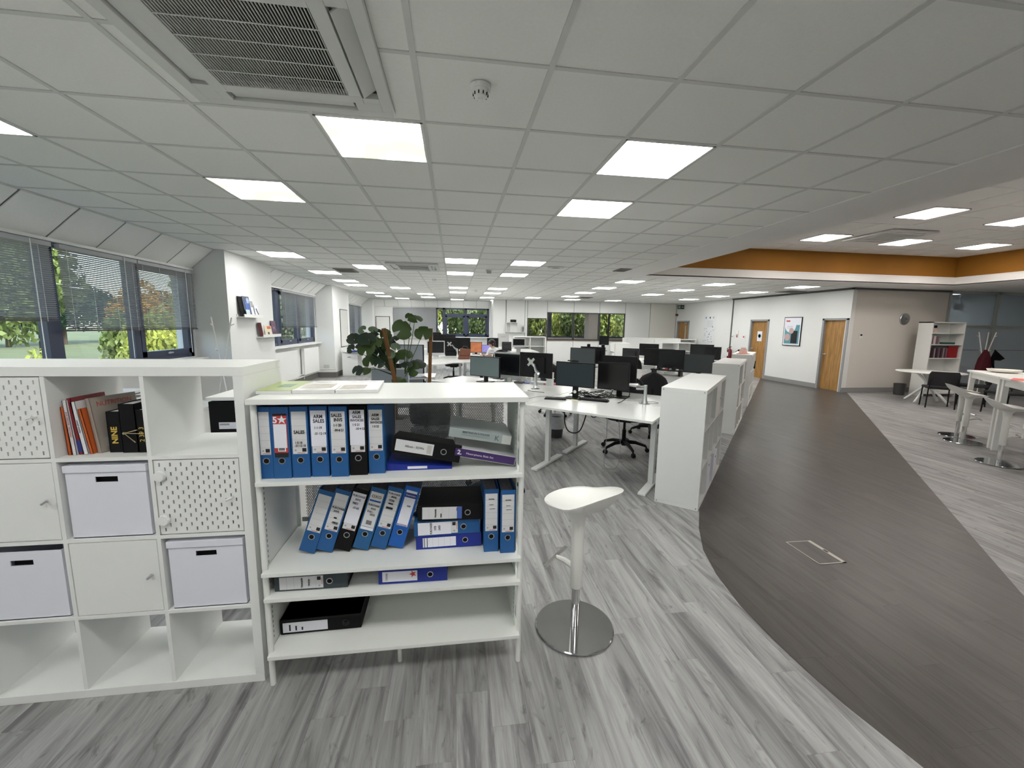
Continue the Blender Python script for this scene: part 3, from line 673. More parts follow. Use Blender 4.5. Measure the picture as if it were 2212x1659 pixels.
def detector(x, y, label, r=.05, kind='smoke detector'):
    t = thing('smoke_detector', label, kind, (x, y, CE))
    MB().lathe([(r, 0), (r, -.012), (r*.92, -.02)], n=28).build('base', white, t, smooth=True)
    MB().lathe([(r*.78, -.018), (r*.74, -.032), (r*.6, -.05), (r*.3, -.055), (r*.25, -.058)], n=28).build('sensor_head', white, t, smooth=True)
    b = MB()
    for i in range(10): a = 2*pi*i/10; b.box((r*.70*cos(a)-.0025, r*.70*sin(a)-.0025, -.047), (r*.70*cos(a)+.0025, r*.70*sin(a)+.0025, -.034))
    b.build('slots', blackm, t); return t
detector(.129, 2.15, 'round white smoke detector on the nearest ceiling tiles')
detector(.70, 13.7, 'small round white detector between the far lamp rows')
def vent(x, y, label, sx=.28, sy=.28, m=greym):
    t = thing('ceiling_vent', label, 'ceiling vent', (x, y, CE)); f = MB()
    for a, c in (((-sx, -sy), (sx, -sy+.03)), ((-sx, sy-.03), (sx, sy)), ((-sx, -sy), (-sx+.03, sy)), ((sx-.03, -sy), (sx, sy))): f.box((*a, -.01), (*c, 0))
    f.build('frame', m, t); s = MB()
    for i in range(8): yy = -sy+.03+(2*sy-.06)*(i+.5)/8; s.box((-sx+.03, yy-.008, -.008), (sx-.03, yy+.008, -.002))
    s.build('louvres', m, t); MB().box((-sx+.02, -sy+.02, -.002), (sx-.02, sy-.02, -.0005)).build('backing', mat('vent_dark', (.06, .06, .055), .8), t)
vent(-2.30, 9.55, 'small dark ceiling vent right of the left hand lamp row', .2, .3, mat('vent_grey', (.20, .19, .17), .6))
vent(3.30, 8.05, 'grey ceiling vent at the edge of the tiled ceiling by the coffer', .12, .2, mat('vent_grey', (.20, .19, .17), .6))
vent(5.06, 15.9, 'grey ceiling vent near the meeting room windows', .22, .3, mat('vent_grey', (.20, .19, .17), .6))
vent(9.9, 11.3, 'dark ceiling vent next to the lamp panel nearest the trunking', .28, .28, mat('vent_grey', (.20, .19, .17), .6))
t = thing('ceiling_speaker', 'round flush ceiling speaker right of the two lamp panels', 'speaker', (1.95, 8.05, CE)); MB().lathe([(.16, 0), (.16, -.006), (.13, -.008)], n=36).build('ring', railm, t, smooth=True); MB().lathe([(.13, -.005), (.06, -.009)], n=36).build('grille', greym, t, smooth=True)
t = thing('motion_sensor', 'small white boxy motion sensor on the ceiling right of centre', 'sensor', (.71, 8.75, CE)); MB().box((-.06, -.05, -.02), (.06, .05, 0)).build('base', white, t); MB().box((-.045, -.055, -.07), (.045, .0, -.02)).build('lens', mat('sensor_lens', (.35, .33, .30), .3), t)
t = thing('motion_sensor', 'tiny white ceiling sensor right of the far air conditioner', 'sensor', (-.50, 10.75, CE)); MB().lathe([(.05, 0), (.04, -.05)], n=16).build('base', white, t, smooth=True)

# ================================================================ CUBE SHELF UNIT (front left)
def cube_unit(nm, label, loc, rz, cols, rws, th=.038, cell=.3375, bd=.0155, dep=.39, w=None, m=creamw, cat='shelving unit'):
    t = thing(nm, label, cat, loc, rz); Wd = cols*cell+(cols-1)*bd+2*th; Hh = rws*cell+(rws-1)*bd+2*th
    MB().box((0, 0, Hh-th), (Wd, dep, Hh)).build('top_board', m, t, bevel=.001); MB().box((0, 0, 0), (Wd, dep, th)).build('bottom_board', m, t, bevel=.001)
    for x in (0, Wd-th): MB().box((x, .0004, th+.0004), (x+th, dep-.0004, Hh-th-.0004)).build('side_board', m, t, bevel=.001)
    for r in range(1, rws): z = th+r*cell+(r-1)*bd; MB().box((th, .002, z), (Wd-th, dep-.002, z+bd)).build('shelf', m, t)
    for c in range(1, cols):
        x = th+c*cell+(c-1)*bd
        for r in range(rws): z = th+r*(cell+bd); MB().box((x, .003, z), (x+bd, dep-.003, z+cell)).build('divider', m, t)
    t['W'] = Wd; t['Hh'] = Hh; del t['W']; del t['Hh']
    def cellpos(c, r): return th+c*(cell+bd), th+r*(cell+bd)     # column from left, row from bottom
    return t, cellpos, cell
XL = -.883-1.4725
ku, kp, KC = cube_unit('cube_shelf', 'large white cube shelf unit four cubes high at the front left', (XL, 1.86, 0), 0, 4, 4)
def door_plain(t, x, z, knob=True):
    d = MB().box((x+.003, .004, z+.003), (x+KC-.003, .019, z+KC-.003)).build('door', creamw, t, bevel=.001)
    b = MB(); b.cyl((x+KC-.037, .004, z+KC*.51), (x+KC-.037, -.018, z+KC*.51), .0045); b.cyl((x+KC-.040, -.018, z+KC*.51-.004), (x+KC-.018, -.016, z+KC*.51+.012), .0052); b.build('door_handle', silver, d, smooth=True)
    MB().box((x+.004, .30, z+.002), (x+KC-.004, .305, z+KC-.002)).build('back_panel', creamw, t); return d
def pegdoor(t, x, z, knobs):
    """perforated door with staggered upright slots that go right through"""
    b = MB(); px, pz = .0405, .0425/2; x0, z0 = x+.003, z+.003; S = KC-.006; y0, y1 = .004, .010
    nx = 8; nz = 15; cw = S/nx; ch = S/(nz+1); hw, hh = .0027, .0082
    def cell(a, c, e, f, hole):
        if not hole:
            b.add([(a, y0, e), (c, y0, e), (c, y0, f), (a, y0, f)], [(0, 1, 2, 3)]); b.add([(a, y1, e), (c, y1, e), (c, y1, f), (a, y1, f)], [(3, 2, 1, 0)]); return
        mx, mz = (a+c)/2, (e+f)/2; o = [(a, e), (c, e), (c, f), (a, f)]; i = [(mx-hw, mz-hh), (mx+hw, mz-hh), (mx+hw, mz+hh), (mx-hw, mz+hh)]
        vs = [(p[0], y0, p[1]) for p in o] + [(p[0], y0, p[1]) for p in i] + [(p[0], y1, p[1]) for p in o] + [(p[0], y1, p[1]) for p in i]
        fs = []
        for k in range(4):
            n_ = (k+1) % 4; fs += [(k, n_, 4+n_, 4+k), (8+n_, 8+k, 12+k, 12+n_), (4+k, 4+n_, 12+n_, 12+k)]
        b.add(vs, fs)
    for r in range(nz):
        e = z0+ch*.5+ch*r; f = e+ch; sh = 0 if r % 2 == 0 else cw/2
        if sh: cell(x0, x0+sh, e, f, False); cell(x0+S-sh, x0+S, e, f, False)
        for c in range(nx - (1 if sh else 0)): cell(x0+sh+c*cw, x0+sh+(c+1)*cw, e, f, True)
    cell(x0, x0+S, z0, z0+ch*.5, False); cell(x0, x0+S, z0+ch*(nz+.5), z0+S, False)
    for a, c in (((x0, z0), (x0+.001, z0+S)), ((x0+S-.001, z0), (x0+S, z0+S)), ((x0, z0), (x0+S, z0+.001)), ((x0, z0+S-.001), (x0+S, z0+S))): b.box((a[0], y0, a[1]), (c[0], y1+.006, c[1]))
    d = b.build('pegboard_door', creamw, t)
    MB().box((x+.001, .022, z+.001), (x+KC-.001, .026, z+KC-.001)).build('door_liner', blackm, d)  # black sheet standing in for the shade inside the closed cube
    for kx, kz, kind in knobs:
        if kind == 'hook':
            q = MB(); q.cyl((x+kx, .004, z+kz), (x+kx, -.022, z+kz), .005); q.cyl((x+kx-.014, -.022, z+kz-.004), (x+kx+.008, -.020, z+kz+.005), .0055); q.build('door_handle', creamw, d, smooth=True)
        else:
            q = MB(); q.cyl((x+kx, .004, z+kz), (x+kx, -.014, z+kz), .0075); q.cyl((x+kx, -.005, z+kz), (x+kx, -.017, z+kz), .0225, .0205, n=28); q.build('peg_knob', creamw, d, smooth=True)
def at(c, r, q=0): x, z = kp(c, r); return x, z
x, z = kp(1, 3); pegdoor(ku, x, z, [(.305, .175, 'hook')]); x, z = kp(0, 3)
x, z = kp(3, 2); pegdoor(ku, x, z, [(.029, .268, 'k'), (.027, .072, 'k'), (.30, .162, 'hook')])
x, z = kp(1, 2); door_plain(ku, x, z); x, z = kp(2, 1); door_plain(ku, x, z); x, z = kp(0, 1); door_plain(ku, x, z)
def storage_box(label, c, r, lid=True, flip=0):
    x, z = kp(c, r); t = thing('storage_box', label, 'storage box', (XL+x+KC/2, 1.866, z), 0); w, h, d = .150, .318, .35
    b = MB(); y = .006
    hz = h-.05
    for a, e in (((-w, 0), (w, hz-.024)), ((-w, hz), (w, h-.012)), ((-w, hz-.024), (-.042, hz)), ((.042, hz-.024), (w, hz))): b.box((a[0], y, a[1]), (e[0], y+.004, e[1]))
    b.box((-w, y+d-.004, 0), (w, y+d, h-.012)); b.box((-w, y+.004, 0), (-w+.004, y+d-.004, h-.012)); b.box((w-.004, y+.004, 0), (w, y+d-.004, h-.012)); b.box((-w, y, 0), (w, y+d, .004))
    b.build('box_body', boxw, t); MB().box((-.045, y+.02, hz-.03), (.045, y+.024, hz+.006)).build('handle_slot', blackm, t)
    if lid: MB().box((-w-.004, .0, h-.030), (w+.004, y+d+.004, h)).build('lid', boxw, t, bevel=.0015)
    return t
storage_box('white lidded storage box under the books in the cube shelf', 2, 2)
storage_box('white lidded storage box under the perforated door with two knobs', 3, 1)
storage_box('lavender white storage box at the left edge in the third row of cubes', 1, 1, lid=False)
# books in the open cube
def book(nm, label, w, h, d, x, y, z, lean, m, group=None, cat='book', yawd=0, cover=None):
    t = thing(nm, label, cat, (x, y, z)); t.rotation_euler = (0, R(lean), R(yawd))
    b = MB(); b.box((0, 0, 0), (.0022, d, h)); b.box((w-.0022, 0, 0), (w, d, h)); b.box((0, 0, 0), (w, .0022, h)); b.build('cover', m, t)
    MB().box((.0022, .003, .003), (w-.0022, d-.004, h-.004)).build('pages', paper, t); return t
bz = kp(2, 3)[1]+.0005
orn = mat('book_orange', (.55, .11, .02), .5); bred = mat('book_red', (.22, .012, .02), .45); bwh = mat('book_white', (.70, .70, .72), .45); btan = mat('book_tan', (.34, .30, .26), .5)
book('paperback_book', 'slim orange paperback leaning at the left end of the books', .013, .205, .15, -1.598, 1.905, bz, -2, orn)
t = book('paperback_book', 'white spined paperback with red lettering leaning beside the orange one', .016, .232, .16, -1.582, 1.905, bz, -3.5, bwh); text('BAR GEEZER · REVIVING', .010, t, (.008, -.001, .13), (pi/2, pi/2, 0), redp, bold=.01)
t = book('paperback_book', 'dark red hardback with a navy foot between two white spines', .015, .24, .17, -1.563, 1.912, bz, -5, bred); MB().box((.0, -.0006, .01), (.015, .0, .06)).build('navy_foot', navyp, t)
t = book('paperback_book', 'white spined social media book in the middle of the leaning books', .018, .225, .16, -1.546, 1.912, bz, -7, bwh); text('social media', .011, t, (.009, -.001, .12), (pi/2, pi/2, 0), ink, bold=.01)
t = book('paperback_book', 'slim orange and white book against the taupe nutrition book', .012, .195, .15, -1.524, 1.915, bz, -8, orn)
t = book('hardback_book', 'taupe nutrition book with red lettering showing its front cover', .020, .235, .19, -1.507, 1.93, bz, -8, btan, yawd=-15)
MB().box((.0205, .02, .02), (.0212, .17, .06)).build('cover_band', mat('band', (.38, .36, .33), .5), t); text('NUTRITION', .030, t, (.0212, .095, .205), (pi/2, 0, pi/2), redp, sx=.9); text('BIBLE', .045, t, (.0212, .095, .15), (pi/2, 0, pi/2), redp, sx=.9)
MB().lathe([(.022, 0), (.02, .001)], n=20).build('cover_fruit', mat('fruit', (.35, .36, .28), .5), t, loc=(.0206, .08, .10), rot=(0, pi/2, 0))
t = book('hardback_book', 'black hardback with gold NINE reading up its spine', .052, .178, .12, -1.462, 1.932, bz, 0, blackm); text('NINE', .032, t, (.026, -.001, .075), (pi/2, -pi/2, 0), goldp, bold=.03)
t = book('hardback_book', 'tallest black hardback in the middle of the three with gold clock hands on them', .060, .212, .16, -1.405, 1.922, bz, 0, blackm)
b = MB()
for a, c, r1 in (((.014, .086), (.066, .100), .0022), ((.014, .086), (.088, .083), .002), ((.014, .086), (.054, .045), .0022)): b.cyl((a[0], -.004, a[1]), (c[0], -.004, c[1]), r1*.6, r1, n=8)
b.cyl((.014, -.0, .086), (.014, -.007, .086), .005); b.build('gold_clock_hands', mat('brass', (.55, .47, .30), .3, .8), t)
t = book('hardback_book', 'black hardback standing against the cube divider at the right end', .056, .186, .14, -1.342, 1.92, bz, 0, blackm); text('2 39 3', .026, t, (.018, -.001, .08), (pi/2, -pi/2, 0), goldp)

# ================================================================ STEEL SHELF WITH BINDERS
wt = thing('steel_shelf', 'low white metal shelf holding blue binders, right of the cube shelf', 'shelving unit', (0, 0, 0))
swm = mat('white_powdercoat', (.78, .80, .77), .35)
SX0, SX1, SY0, SY1 = -.835, .312, 1.825, 2.27
MB().box((-.851, 1.798, 1.322), (.329, 2.285, 1.3455)).build('top_board', swm, wt, bevel=.002)
for z, y0 in ((.967, 1.805), (.553, 1.800), (.429, 1.805), (.150, 1.800)):
    MB().box((SX0-.005, y0, z), (SX1-.004, SY1-.01, z+.018)).build('shelf', swm, wt, bevel=.0015)
for x in (-.838, .308):
    for y in (1.838, 2.25):
        MB().cyl((x, y, .0), (x, y, 1.322), .0125, n=14).build('post', swm, wt, smooth=True)
MB().cyl((-.276, 1.905, 0), (-.276, 1.905, .15), .0105, n=14).build('middle_leg', swm, wt, smooth=True)
def perforate(x0, x1, z0, z1, y0, y1, p=.0098, pr=.0085, hr=.0031):
    b = MB(); nz = int((z1-z0)/pr); nx = int((x1-x0)/p)
    hx = [(hr*cos(R(60*k+30)), hr*sin(R(60*k+30))) for k in range(6)]
    for r in range(nz):
        sh = p/2 if r % 2 else 0
        for c in range(nx-1):
            cx = x0+p*(c+.5)+sh; cz = z0+pr*(r+.5); a, e = p/2, pr/2
            o = [(a, e*.0), (a, e), (-a, e), (-a, 0), (-a, -e), (a, -e)]
            o = [(a, e), (0, e), (-a, e), (-a, -e), (0, -e), (a, -e)]
            vs = [(cx+q[0], y0, cz+q[1]) for q in o] + [(cx+q[0], y0, cz+q[1]) for q in hx]
            b.add(vs, [(k, (k+1) % 6, 6+(k+1) % 6, 6+k) for k in range(6)])
    return b
perforate(-.80, .28, .575, 1.318, 2.262, 2.265).build('perforated_back', mat('perf_back', (.33, .35, .34), .45), wt, kind='stuff')
MB().box((-.825, 2.255, .15), (.30, 2.259, .560)).build('solid_back', swm, wt)
for z in (.60, 1.00, 1.28): MB().box((-.825, 2.262, z-.012), (.30, 2.270, z+.012)).build('back_rail', perfd, wt)
MB().box((-.338, 2.245, .60), (-.318, 2.268, 1.318)).build('back_strut', perfd, wt)
for x in (-.845, .292):
    MB().box((x-.002, 1.87, .16), (x+.002, 2.235, 1.318)).build('side_panel', perf if x > 0 else swm, wt)
    b = MB()
    for k in range(44): zz = .20+.025*k; b.box((x-(.0035 if x > 0 else -.0022), 1.885, zz), (x+(-.0022 if x > 0 else .0035), 1.890, zz+.012))
    b.build('slots', greym, wt, kind='stuff')
# binders
SHZ = [.985, .571, .447, .168]
def binder(label, w, m, style, lines=(), group='lever arch binders on the steel shelf', h=.318, dep=.285, cat='binder', taper=1.0):
    """spine towards -Y, origin at the bottom centre of the spine"""
    t = thing('lever_arch_binder', label, cat, (0, 0, 0)); x = w/2
    b = MB(); b.box((-x, 0, 0), (x, .003, h)); b.box((-x, .003, 0), (-x+.0025, dep, h)); xe = -x+w*taper; b.add([(x-.0025, .003, 0), (x, .003, 0), (xe, dep, 0), (xe-.0025, dep, 0), (x-.0025, .003, h), (x, .003, h), (xe, dep, h), (xe-.0025, dep, h)], [(3,2,1,0), (4,5,6,7), (0,1,5,4), (1,2,6,5), (2,3,7,6), (3,0,4,7)]); b.build('cover', m, t, bevel=.0012 if taper == 1 else 0)
    MB().box((-x+.004, .008, .010), (x-.006 if taper == 1 else -x+w*taper*.8, dep-.045, h-.022)).build('papers', paperedge, t)
    rz = .080; q = MB()
    n = 28; ri, ro = .0112, .0142; vs = []
    for k in range(n): a = 2*pi*k/n; vs += [(ri*cos(a), -.0022, rz+ri*sin(a)), (ro*cos(a), -.0022, rz+ro*sin(a)), (ro*cos(a), .001, rz+ro*sin(a)), (ri*cos(a), .001, rz+ri*sin(a))]
    fs = []
    for k in range(n):
        a, c = 4*k, 4*((k+1) % n); fs += [(a, a+1, c+1, c), (a+1, a+2, c+2, c+1), (a+3, a, c, c+3)]
    q.add(vs, fs).build('finger_ring', silver, t); MB().cyl((0, -.0008, rz), (0, .0005, rz), .0112, n=28).build('finger_hole', blackm, t)
    lw, lz0, lz1 = min(.030, x-.006), .108, .296
    lb = None
    if style in ('std', 'tape', 'plain'):
        lb = MB().box((-lw, -.0012, lz0), (lw, 0, lz1)).build('label', labelm, t)
        r = MB()
        for k in range(1, 6): zz = lz0+(lz1-lz0)*k/6; r.box((-lw, -.0016, zz), (lw, -.0012, zz+.0006))
        r.build('ruled_line', greyink, lb, kind='stuff')
        MB().box((lw-.021, -.0018, lz0+.010), (lw-.004, -.0012, lz0+.026)).build('square_mark', ink, lb)
        MB().box((-.012, -.0018, lz0+.0035), (.020, -.0012, lz0+.0055)).build('red_line', redp, lb)
        MB().cyl((-lw+.011, -.0018, lz0+.017), (-lw+.011, -.0012, lz0+.017), .004, n=14).build('round_mark', greyink, lb)
    if style == 'tape': MB().box((-lw-.002, -.0024, lz0+.032), (lw+.001, -.0016, lz1+.003)).build('pasted_paper', labelw, lb)
    if style == 'red':
        lb = MB().box((-.027, -.0012, lz0-.012), (.029, 0, lz1-.008)).build('label', redp, t); MB().box((-.027, -.0018, lz0-.012), (.029, -.0012, lz0+.008)).build('label_foot', ink, lb)
        MB().box((-.027, -.0018, lz1-.016), (.029, -.0012, lz1-.008)).build('label_head', ink, lb)
        MB().box((-.026, -.0024, lz0+.03), (.026, -.0014, lz0+.135)).build('pasted_paper', labelw, lb); text('5★', .038, lb, (.0, -.002, lz0+.152), m=labelw, bold=.03)
        bb = MB()
        for k in range(10): bb.box((-.008+k*.0024, -.003, lz0+.018), (-.0068+k*.0024, -.0022, lz0+.03))
        MB().box((-.012, -.0022, lz0+.014), (.020, -.0012, lz0+.034)).build('barcode_patch', labelw, lb); bb.build('barcode', ink, lb)
    if style == 'oval':
        lb = MB().box((-lw, -.0012, lz0+.01), (lw, 0, lz1)).build('label', labelm, t); text('OXO', .020, lb, (0, -.0016, lz1-.022), m=mat('brown_print', (.16, .08, .03), .5), bold=.02); MB().box((-lw+.003, -.0018, lz1-.048), (lw-.004, -.0012, lz1-.040)).build('blue_swoosh', blue2, lb)
        bb = MB()
        for k in range(12): bb.box((-.012+k*.0022, -.0018, lz0+.022), (-.0108+k*.0022, -.0012, lz0+.043))
        bb.build('barcode', ink, lb); MB().box((-lw, -.0018, lz0-.006), (lw, -.0004, lz0+.008)).build('white_foot', labelw, lb)
    if style == 'office':
        lb = MB().box((-lw+.004, -.0012, lz0+.004), (lw-.004, 0, lz1)).build('label', labelw, t); q = MB().box((-lw+.004, -.0018, lz1-.036), (lw-.004, -.0012, lz1-.012)).build('navy_band', navyp, lb); text('Guarantee', .011, q, (0, -.0022, lz1-.024), m=labelw)
        bb = MB()
        for k in range(8): bb.box((-lw+.006+k*.006, -.0018, lz0+.004), (-lw+.009+k*.006, -.0012, lz0+.014))
        bb.build('blue_bars', navyp, lb)
    for (s, sz, zz, xx) in lines:
        if s.startswith('#'):
            ww = float(s[1:]); MB().box((xx-ww/2, -.0028, zz), (xx+ww/2, -.0022, zz+sz)).build('redaction', ink, lb)
        else: text(s, sz*1.08, lb, (xx, -.0028, zz), m=ink, sx=.85, bold=.03)
    return t
def put(t, x, y, z, rot=(0, 0, 0)): t.location = (x, y, z); t.rotation_euler = rot; return t
SL = lambda a: a
top = [(-.807, 1.853, .054, blue, 'std', [], 'blue binder with a blank greyish label at the far left of the upper shelf'),
       (-.743, 1.850, .072, blue, 'red', [], 'blue binder with a red label pasted over in white on the upper shelf'),
       (-.667, 1.853, .074, blue, 'std', [('SALES', .019, .205, 0), ('1·5·18', .013, .158, -.004), ('-31·12·18', .013, .145, .002)], 'blue binder labelled SALES with dates near the foot of its label'),
       (-.588, 1.857, .074, blue, 'tape', [('ARM', .020, .272, 0), ('SALES', .020, .252, .002), ('1·1·19', .014, .222, -.002), ('-31·12·19', .014, .196, .006)], 'blue binder labelled ARM SALES with a wide taped paper'),
       (-.505, 1.848, .074, blue, 'std', [('SALES', .019, .278, -.004), ('INVS', .019, .258, .002), ('1·1·20', .015, .234, -.002), ('-30·6·21', .014, .212, .004)], 'blue binder labelled SALES INVS 1.1.20'),
       (-.427, 1.860, .074, blackm, 'tape', [('ARM', .018, .288, -.001), ('#.030', .0012, .279, 0), ('SALES', .016, .268, 0), ('INVOICES', .014, .252, 0), ('1·5·21', .014, .232, -.004), ('-30·4·22', .013, .214, .012)], 'black binder labelled ARM SALES INVOICES, only black one standing on the upper shelf'),
       (-.351, 1.873, .070, blue, 'std', [('ARM', .016, .272, 0), ('SALES', .015, .254, 0), ('INVOICES', .013, .238, .004), ('1·5·22', .013, .220, 0)], 'blue binder labelled ARM SALES INVOICES at the right end of the upright row')]
for x, y, w, m, st, ln, lb in top: put(binder(lb, w, m, st, ln), x, y, SHZ[0]+.0005, (0, 0, R(-1)))
lean = [(-.705, blue, 'plain', [], 'leaning blue binder at the left end of the middle shelf, its label faded', 19.5),
        (-.626, blue, 'std', [('PURCHASE', .013, .225, .002), ('INVS', .013, .208, -.002), ('#.014', .007, .172, .002), ('-9800', .015, .150, .006)], 'leaning blue binder labelled PURCHASE INVS -9800', 19),
        (-.545, blackm, 'tape', [('PURCHASE', .013, .282, .0), ('INVS', .013, .264, 0), ('9801', .015, .244, -.006), ('-0160', .014, .222, .002)], 'leaning black binder labelled PURCHASE INVS 9801', 18.6),
        (-.460, mat('binder_teal_blue', (.01, .10, .26), .5), 'oval', [('PURCHASE', .012, .230, .0), ('INVS', .012, .212, .002), ('0161-', .013, .196, -.008), ('0555', .013, .182, .006)], 'leaning blue binder with a brown oval emblem above PURCHASE INVS', 18),
        (-.378, blue, 'std', [('PURCHASE', .012, .284, .0), ('INVS', .013, .268, .002), ('0556', .014, .250, -.004), ('#.022', .007, .230, -.004), ('#.032', .010, .206, -.004)], 'leaning blue binder labelled PURCHASE INVS 0556 with blacked out lines', 17.5),
        (-.296, blue2, 'office', [('1620', .010, .218, .004)], 'leaning bright blue binder with a navy banded label, last of the leaning row', 17)]
for x, m, st, ln, lb, a in lean: put(binder(lb, .073, m, st, ln), x+.006, 1.945, SHZ[1]+.013, (0, R(a), R(-1)))
up = [(.172, 'blue upright binder with scribbled label, left of the pair at the right end', 1.872), (.250, 'blue upright binder touching the right side of the steel shelf', 1.852)]
for x, lb, y in up: put(binder(lb, .070, blue, 'std', [('invoices', .009, .27, 0), ('#.020', .002, .24, 0), ('#.026', .002, .22, .004)]), x, y, SHZ[1]+.0005)
# lying binders: spine forward, long side horizontal, top of the binder to the left
def lie(t, xl, y, zc, tilt=0): t.location = (xl+.318, y, zc); t.rotation_euler = (0, R(-90+tilt), 0); return t
f3 = lie(binder('navy blue binder lying at the bottom of the stack of three', .074, blue3, 'none'), -.190, 1.93, SHZ[1]+.0405, -1)
lb = MB().box((-.026, -.0012, .125), (.022, 0, .285)).build('label', labelw, f3); b = MB(); b.box((-.026, -.0018, .262), (.022, -.0012, .265)); b.box((-.026, -.0018, .276), (.022, -.0012, .279)); b.build('black_rule', ink, lb)
r_ = MB()
for k in range(1, 5): r_.box((-.026, -.0018, .125+.028*k), (.022, -.0012, .1256+.028*k))
r_.build('ruled_line', greyink, lb, kind='stuff')
f2 = lie(binder('mid blue binder lying in the middle of the stack of three', .074, blue, 'tape', [('PURCHASES', .012, .236, 0), ('1978', .013, .216, 0), ('-2450', .013, .196, 0)]), -.198, 1.925, SHZ[1]+.1125+.001, -1)
f1 = lie(binder('black binder lying on top of the stack of three', .074, blackm, 'std', [('Accounts', .012, .234, 0), ('#.020', .005, .205, -.012)], taper=.75), -.178, 1.91, SHZ[1]+.189, 1.2)
MB().box((-.030, -.002, .108), (.030, -.0012, .132)).build('blue_hatched_band', mat('hatch_blue', (.06, .12, .40), .5), f1)
g1 = lie(binder('slate grey binder lying on the narrow shelf with a torn label', .074, slate, 'plain', [('Newcastle', .012, .20, 0), ('Invoices', .011, .17, 0)]), -.812, 1.855, SHZ[2]+.0382, .3)
b1 = lie(binder('navy binder with a red star on its label lying on the narrow shelf', .074, blue3, 'none'), -.357, 1.855, SHZ[2]+.0382, .3)
lb = MB().box((-.026, -.0012, .140), (.024, 0, .300)).build('label', labelw, b1)
star = [(.0175*(1 if k % 2 == 0 else .42)*cos(R(90+36*k)), .0175*(1 if k % 2 == 0 else .42)*sin(R(90+36*k))) for k in range(10)]
MB().prism(star, 0, .001).build('red_star', redp, lb, loc=(.008, -.0018, .160), rot=(pi/2, 0, 0)); text('5 STAR', .012, lb, (0, -.002, .28), m=ink)
# black box file on the bottom shelf
bx = thing('box_file', 'thick black box file lying on the bottom shelf', 'box file', (-.834, 1.935, SHZ[3]+.0005), R(1.2))
MB().box((0, 0, 0), (.372, .27, .078)).build('case', blackm, bx, bevel=.004); MB().box((0, -.002, .0705), (.372, .27, .078)).build('lid', black, bx, bevel=.002)
lb = MB().box((.012, -.0015, .012), (.215, 0, .062)).build('label', labelw, bx); b = MB()
for k in range(3): b.box((.040+.028*k, -.002, .020), (.047+.028*k, -.0015, .052-.008*k))
b.build('redaction', ink, lb); MB().cyl((.30, -.003, .038), (.30, .0, .038), .017, n=20).build('pull_hole', ink, bx); MB().cyl((.30, -.008, .038), (.30, -.001, .038), .009, n=14).build('pull_knob', black, bx)
# right hand end of the upper shelf
thin = thing('ring_binder', 'thin bright blue folder under the tilted black binder', 'binder', (-.314, 1.905, SHZ[0]+.0005), 0)
MB().prism([(0, 0), (.30, 0), (.30, .012), (0, .034)], 0, .27).build('cover', blue3, thin, rot=(pi/2, 0, 0), loc=(0, .27, 0)); MB().box((.095, -.0015, .006), (.185, 0, .018)).build('label', labelw, thin)
bk = binder('tilted black binder labelled Album - SOWs on the upper shelf', .082, blackm, 'none', taper=.35); bk.location = (.026, 1.90, SHZ[0]+.070); bk.rotation_euler = (0, R(-90+11.0), 0)
lb = MB().box((-.027, -.0012, .128), (.027, 0, .302)).build('label', labelm, bk); text('Album - SOWs', .014, lb, (0, -.002, .215), (pi/2, pi/2, 0), ink, bold=.02)
MB().box((-.02, -.0016, .137), (.02, -.0012, .158)).build('faint_crest', mat('crest', (.50, .48, .46), .6), lb)
pu = thing('slide_case', 'purple slide case with a white 2 leaning on the tilted black binder', 'case', (.284, 1.90, SHZ[0]+.006), 0, rot=(0, R(11.5), 0))
MB().box((-.297, 0, .0), (0, .25, .045)).build('case', mat('case_grey', (.55, .56, .56), .5), pu, bevel=.002); q = MB().box((-.293, -.0015, .004), (-.005, 0, .041)).build('purple_spine', mat('purple', (.05, .02, .12), .45), pu)
text('2.', .030, q, (-.272, -.002, .022), (pi/2, pi/2*0, 0), labelw, bold=.03); text('Motorphone Slide Set', .013, q, (-.175, -.002, .022), m=labelw, sx=1.15)
gf = thing('ring_binder', 'pale grey folder reading MEETING IN A FOLDER on top of the purple case', 'binder', (.262, 1.895, SHZ[0]+.112), 0, rot=(0, R(9.5), 0))
MB().box((-.296, 0, 0), (0, .25, .044)).build('cover', mat('folder_grey', (.33, .38, .38), .5), gf, bevel=.002); q = MB().box((-.045, -.0015, .001), (-.001, 0, .043)).build('pale_end', mat('folder_pale', (.50, .52, .50), .5), gf)
text('MEETING IN A FOLDER', .0125, gf, (-.170, -.002, .031), m=mat('slate_ink', (.06, .09, .10), .5), bold=.02); text('Facilitating Organisational Training & Team Processes', .006, gf, (-.172, -.002, .019), m=mat('slate_ink', (.06, .09, .10), .5)); text('K', .034, gf, (-.070, -.002, .022), m=mat('slate_ink', (.06, .09, .10), .5))
# three magazines on top
def mag(label, x, w, ry, m, deco):
    t = thing('magazine', label, 'magazine', (x, 1.932, 1.346), R(ry)); MB().box((0, 0, .0), (w, .315, .014)).build('pages', paper, t); MB().box((-.001, -.001, .014), (w+.001, .316, .0155)).build('cover', m, t); deco(t); return t
lime = mat('cover_lime', (.40, .50, .18), .35); lil = mat('cover_white', (.72, .72, .68), .25, var=.1, vs=14)
mag('lime green magazine lying nearest the cube shelf', -.866, .145, 2, lime, lambda t: MB().box((.05, .10, .0155), (.11, .20, .0160)).build('cover_picture', mat('picture_green', (.16, .28, .16), .4), t))
mag('white magazine lying between the green one and the end one', -.716, .178, 3, lil, lambda t: (text('Scotland', .03, t, (.09, .26, .0158), (0, 0, 0), greyink), MB().box((.02, .06, .0155), (.15, .2, .0159)).build('cover_picture', mat('picture_cream', (.55, .52, .46), .4, var=.4, vs=30), t)))
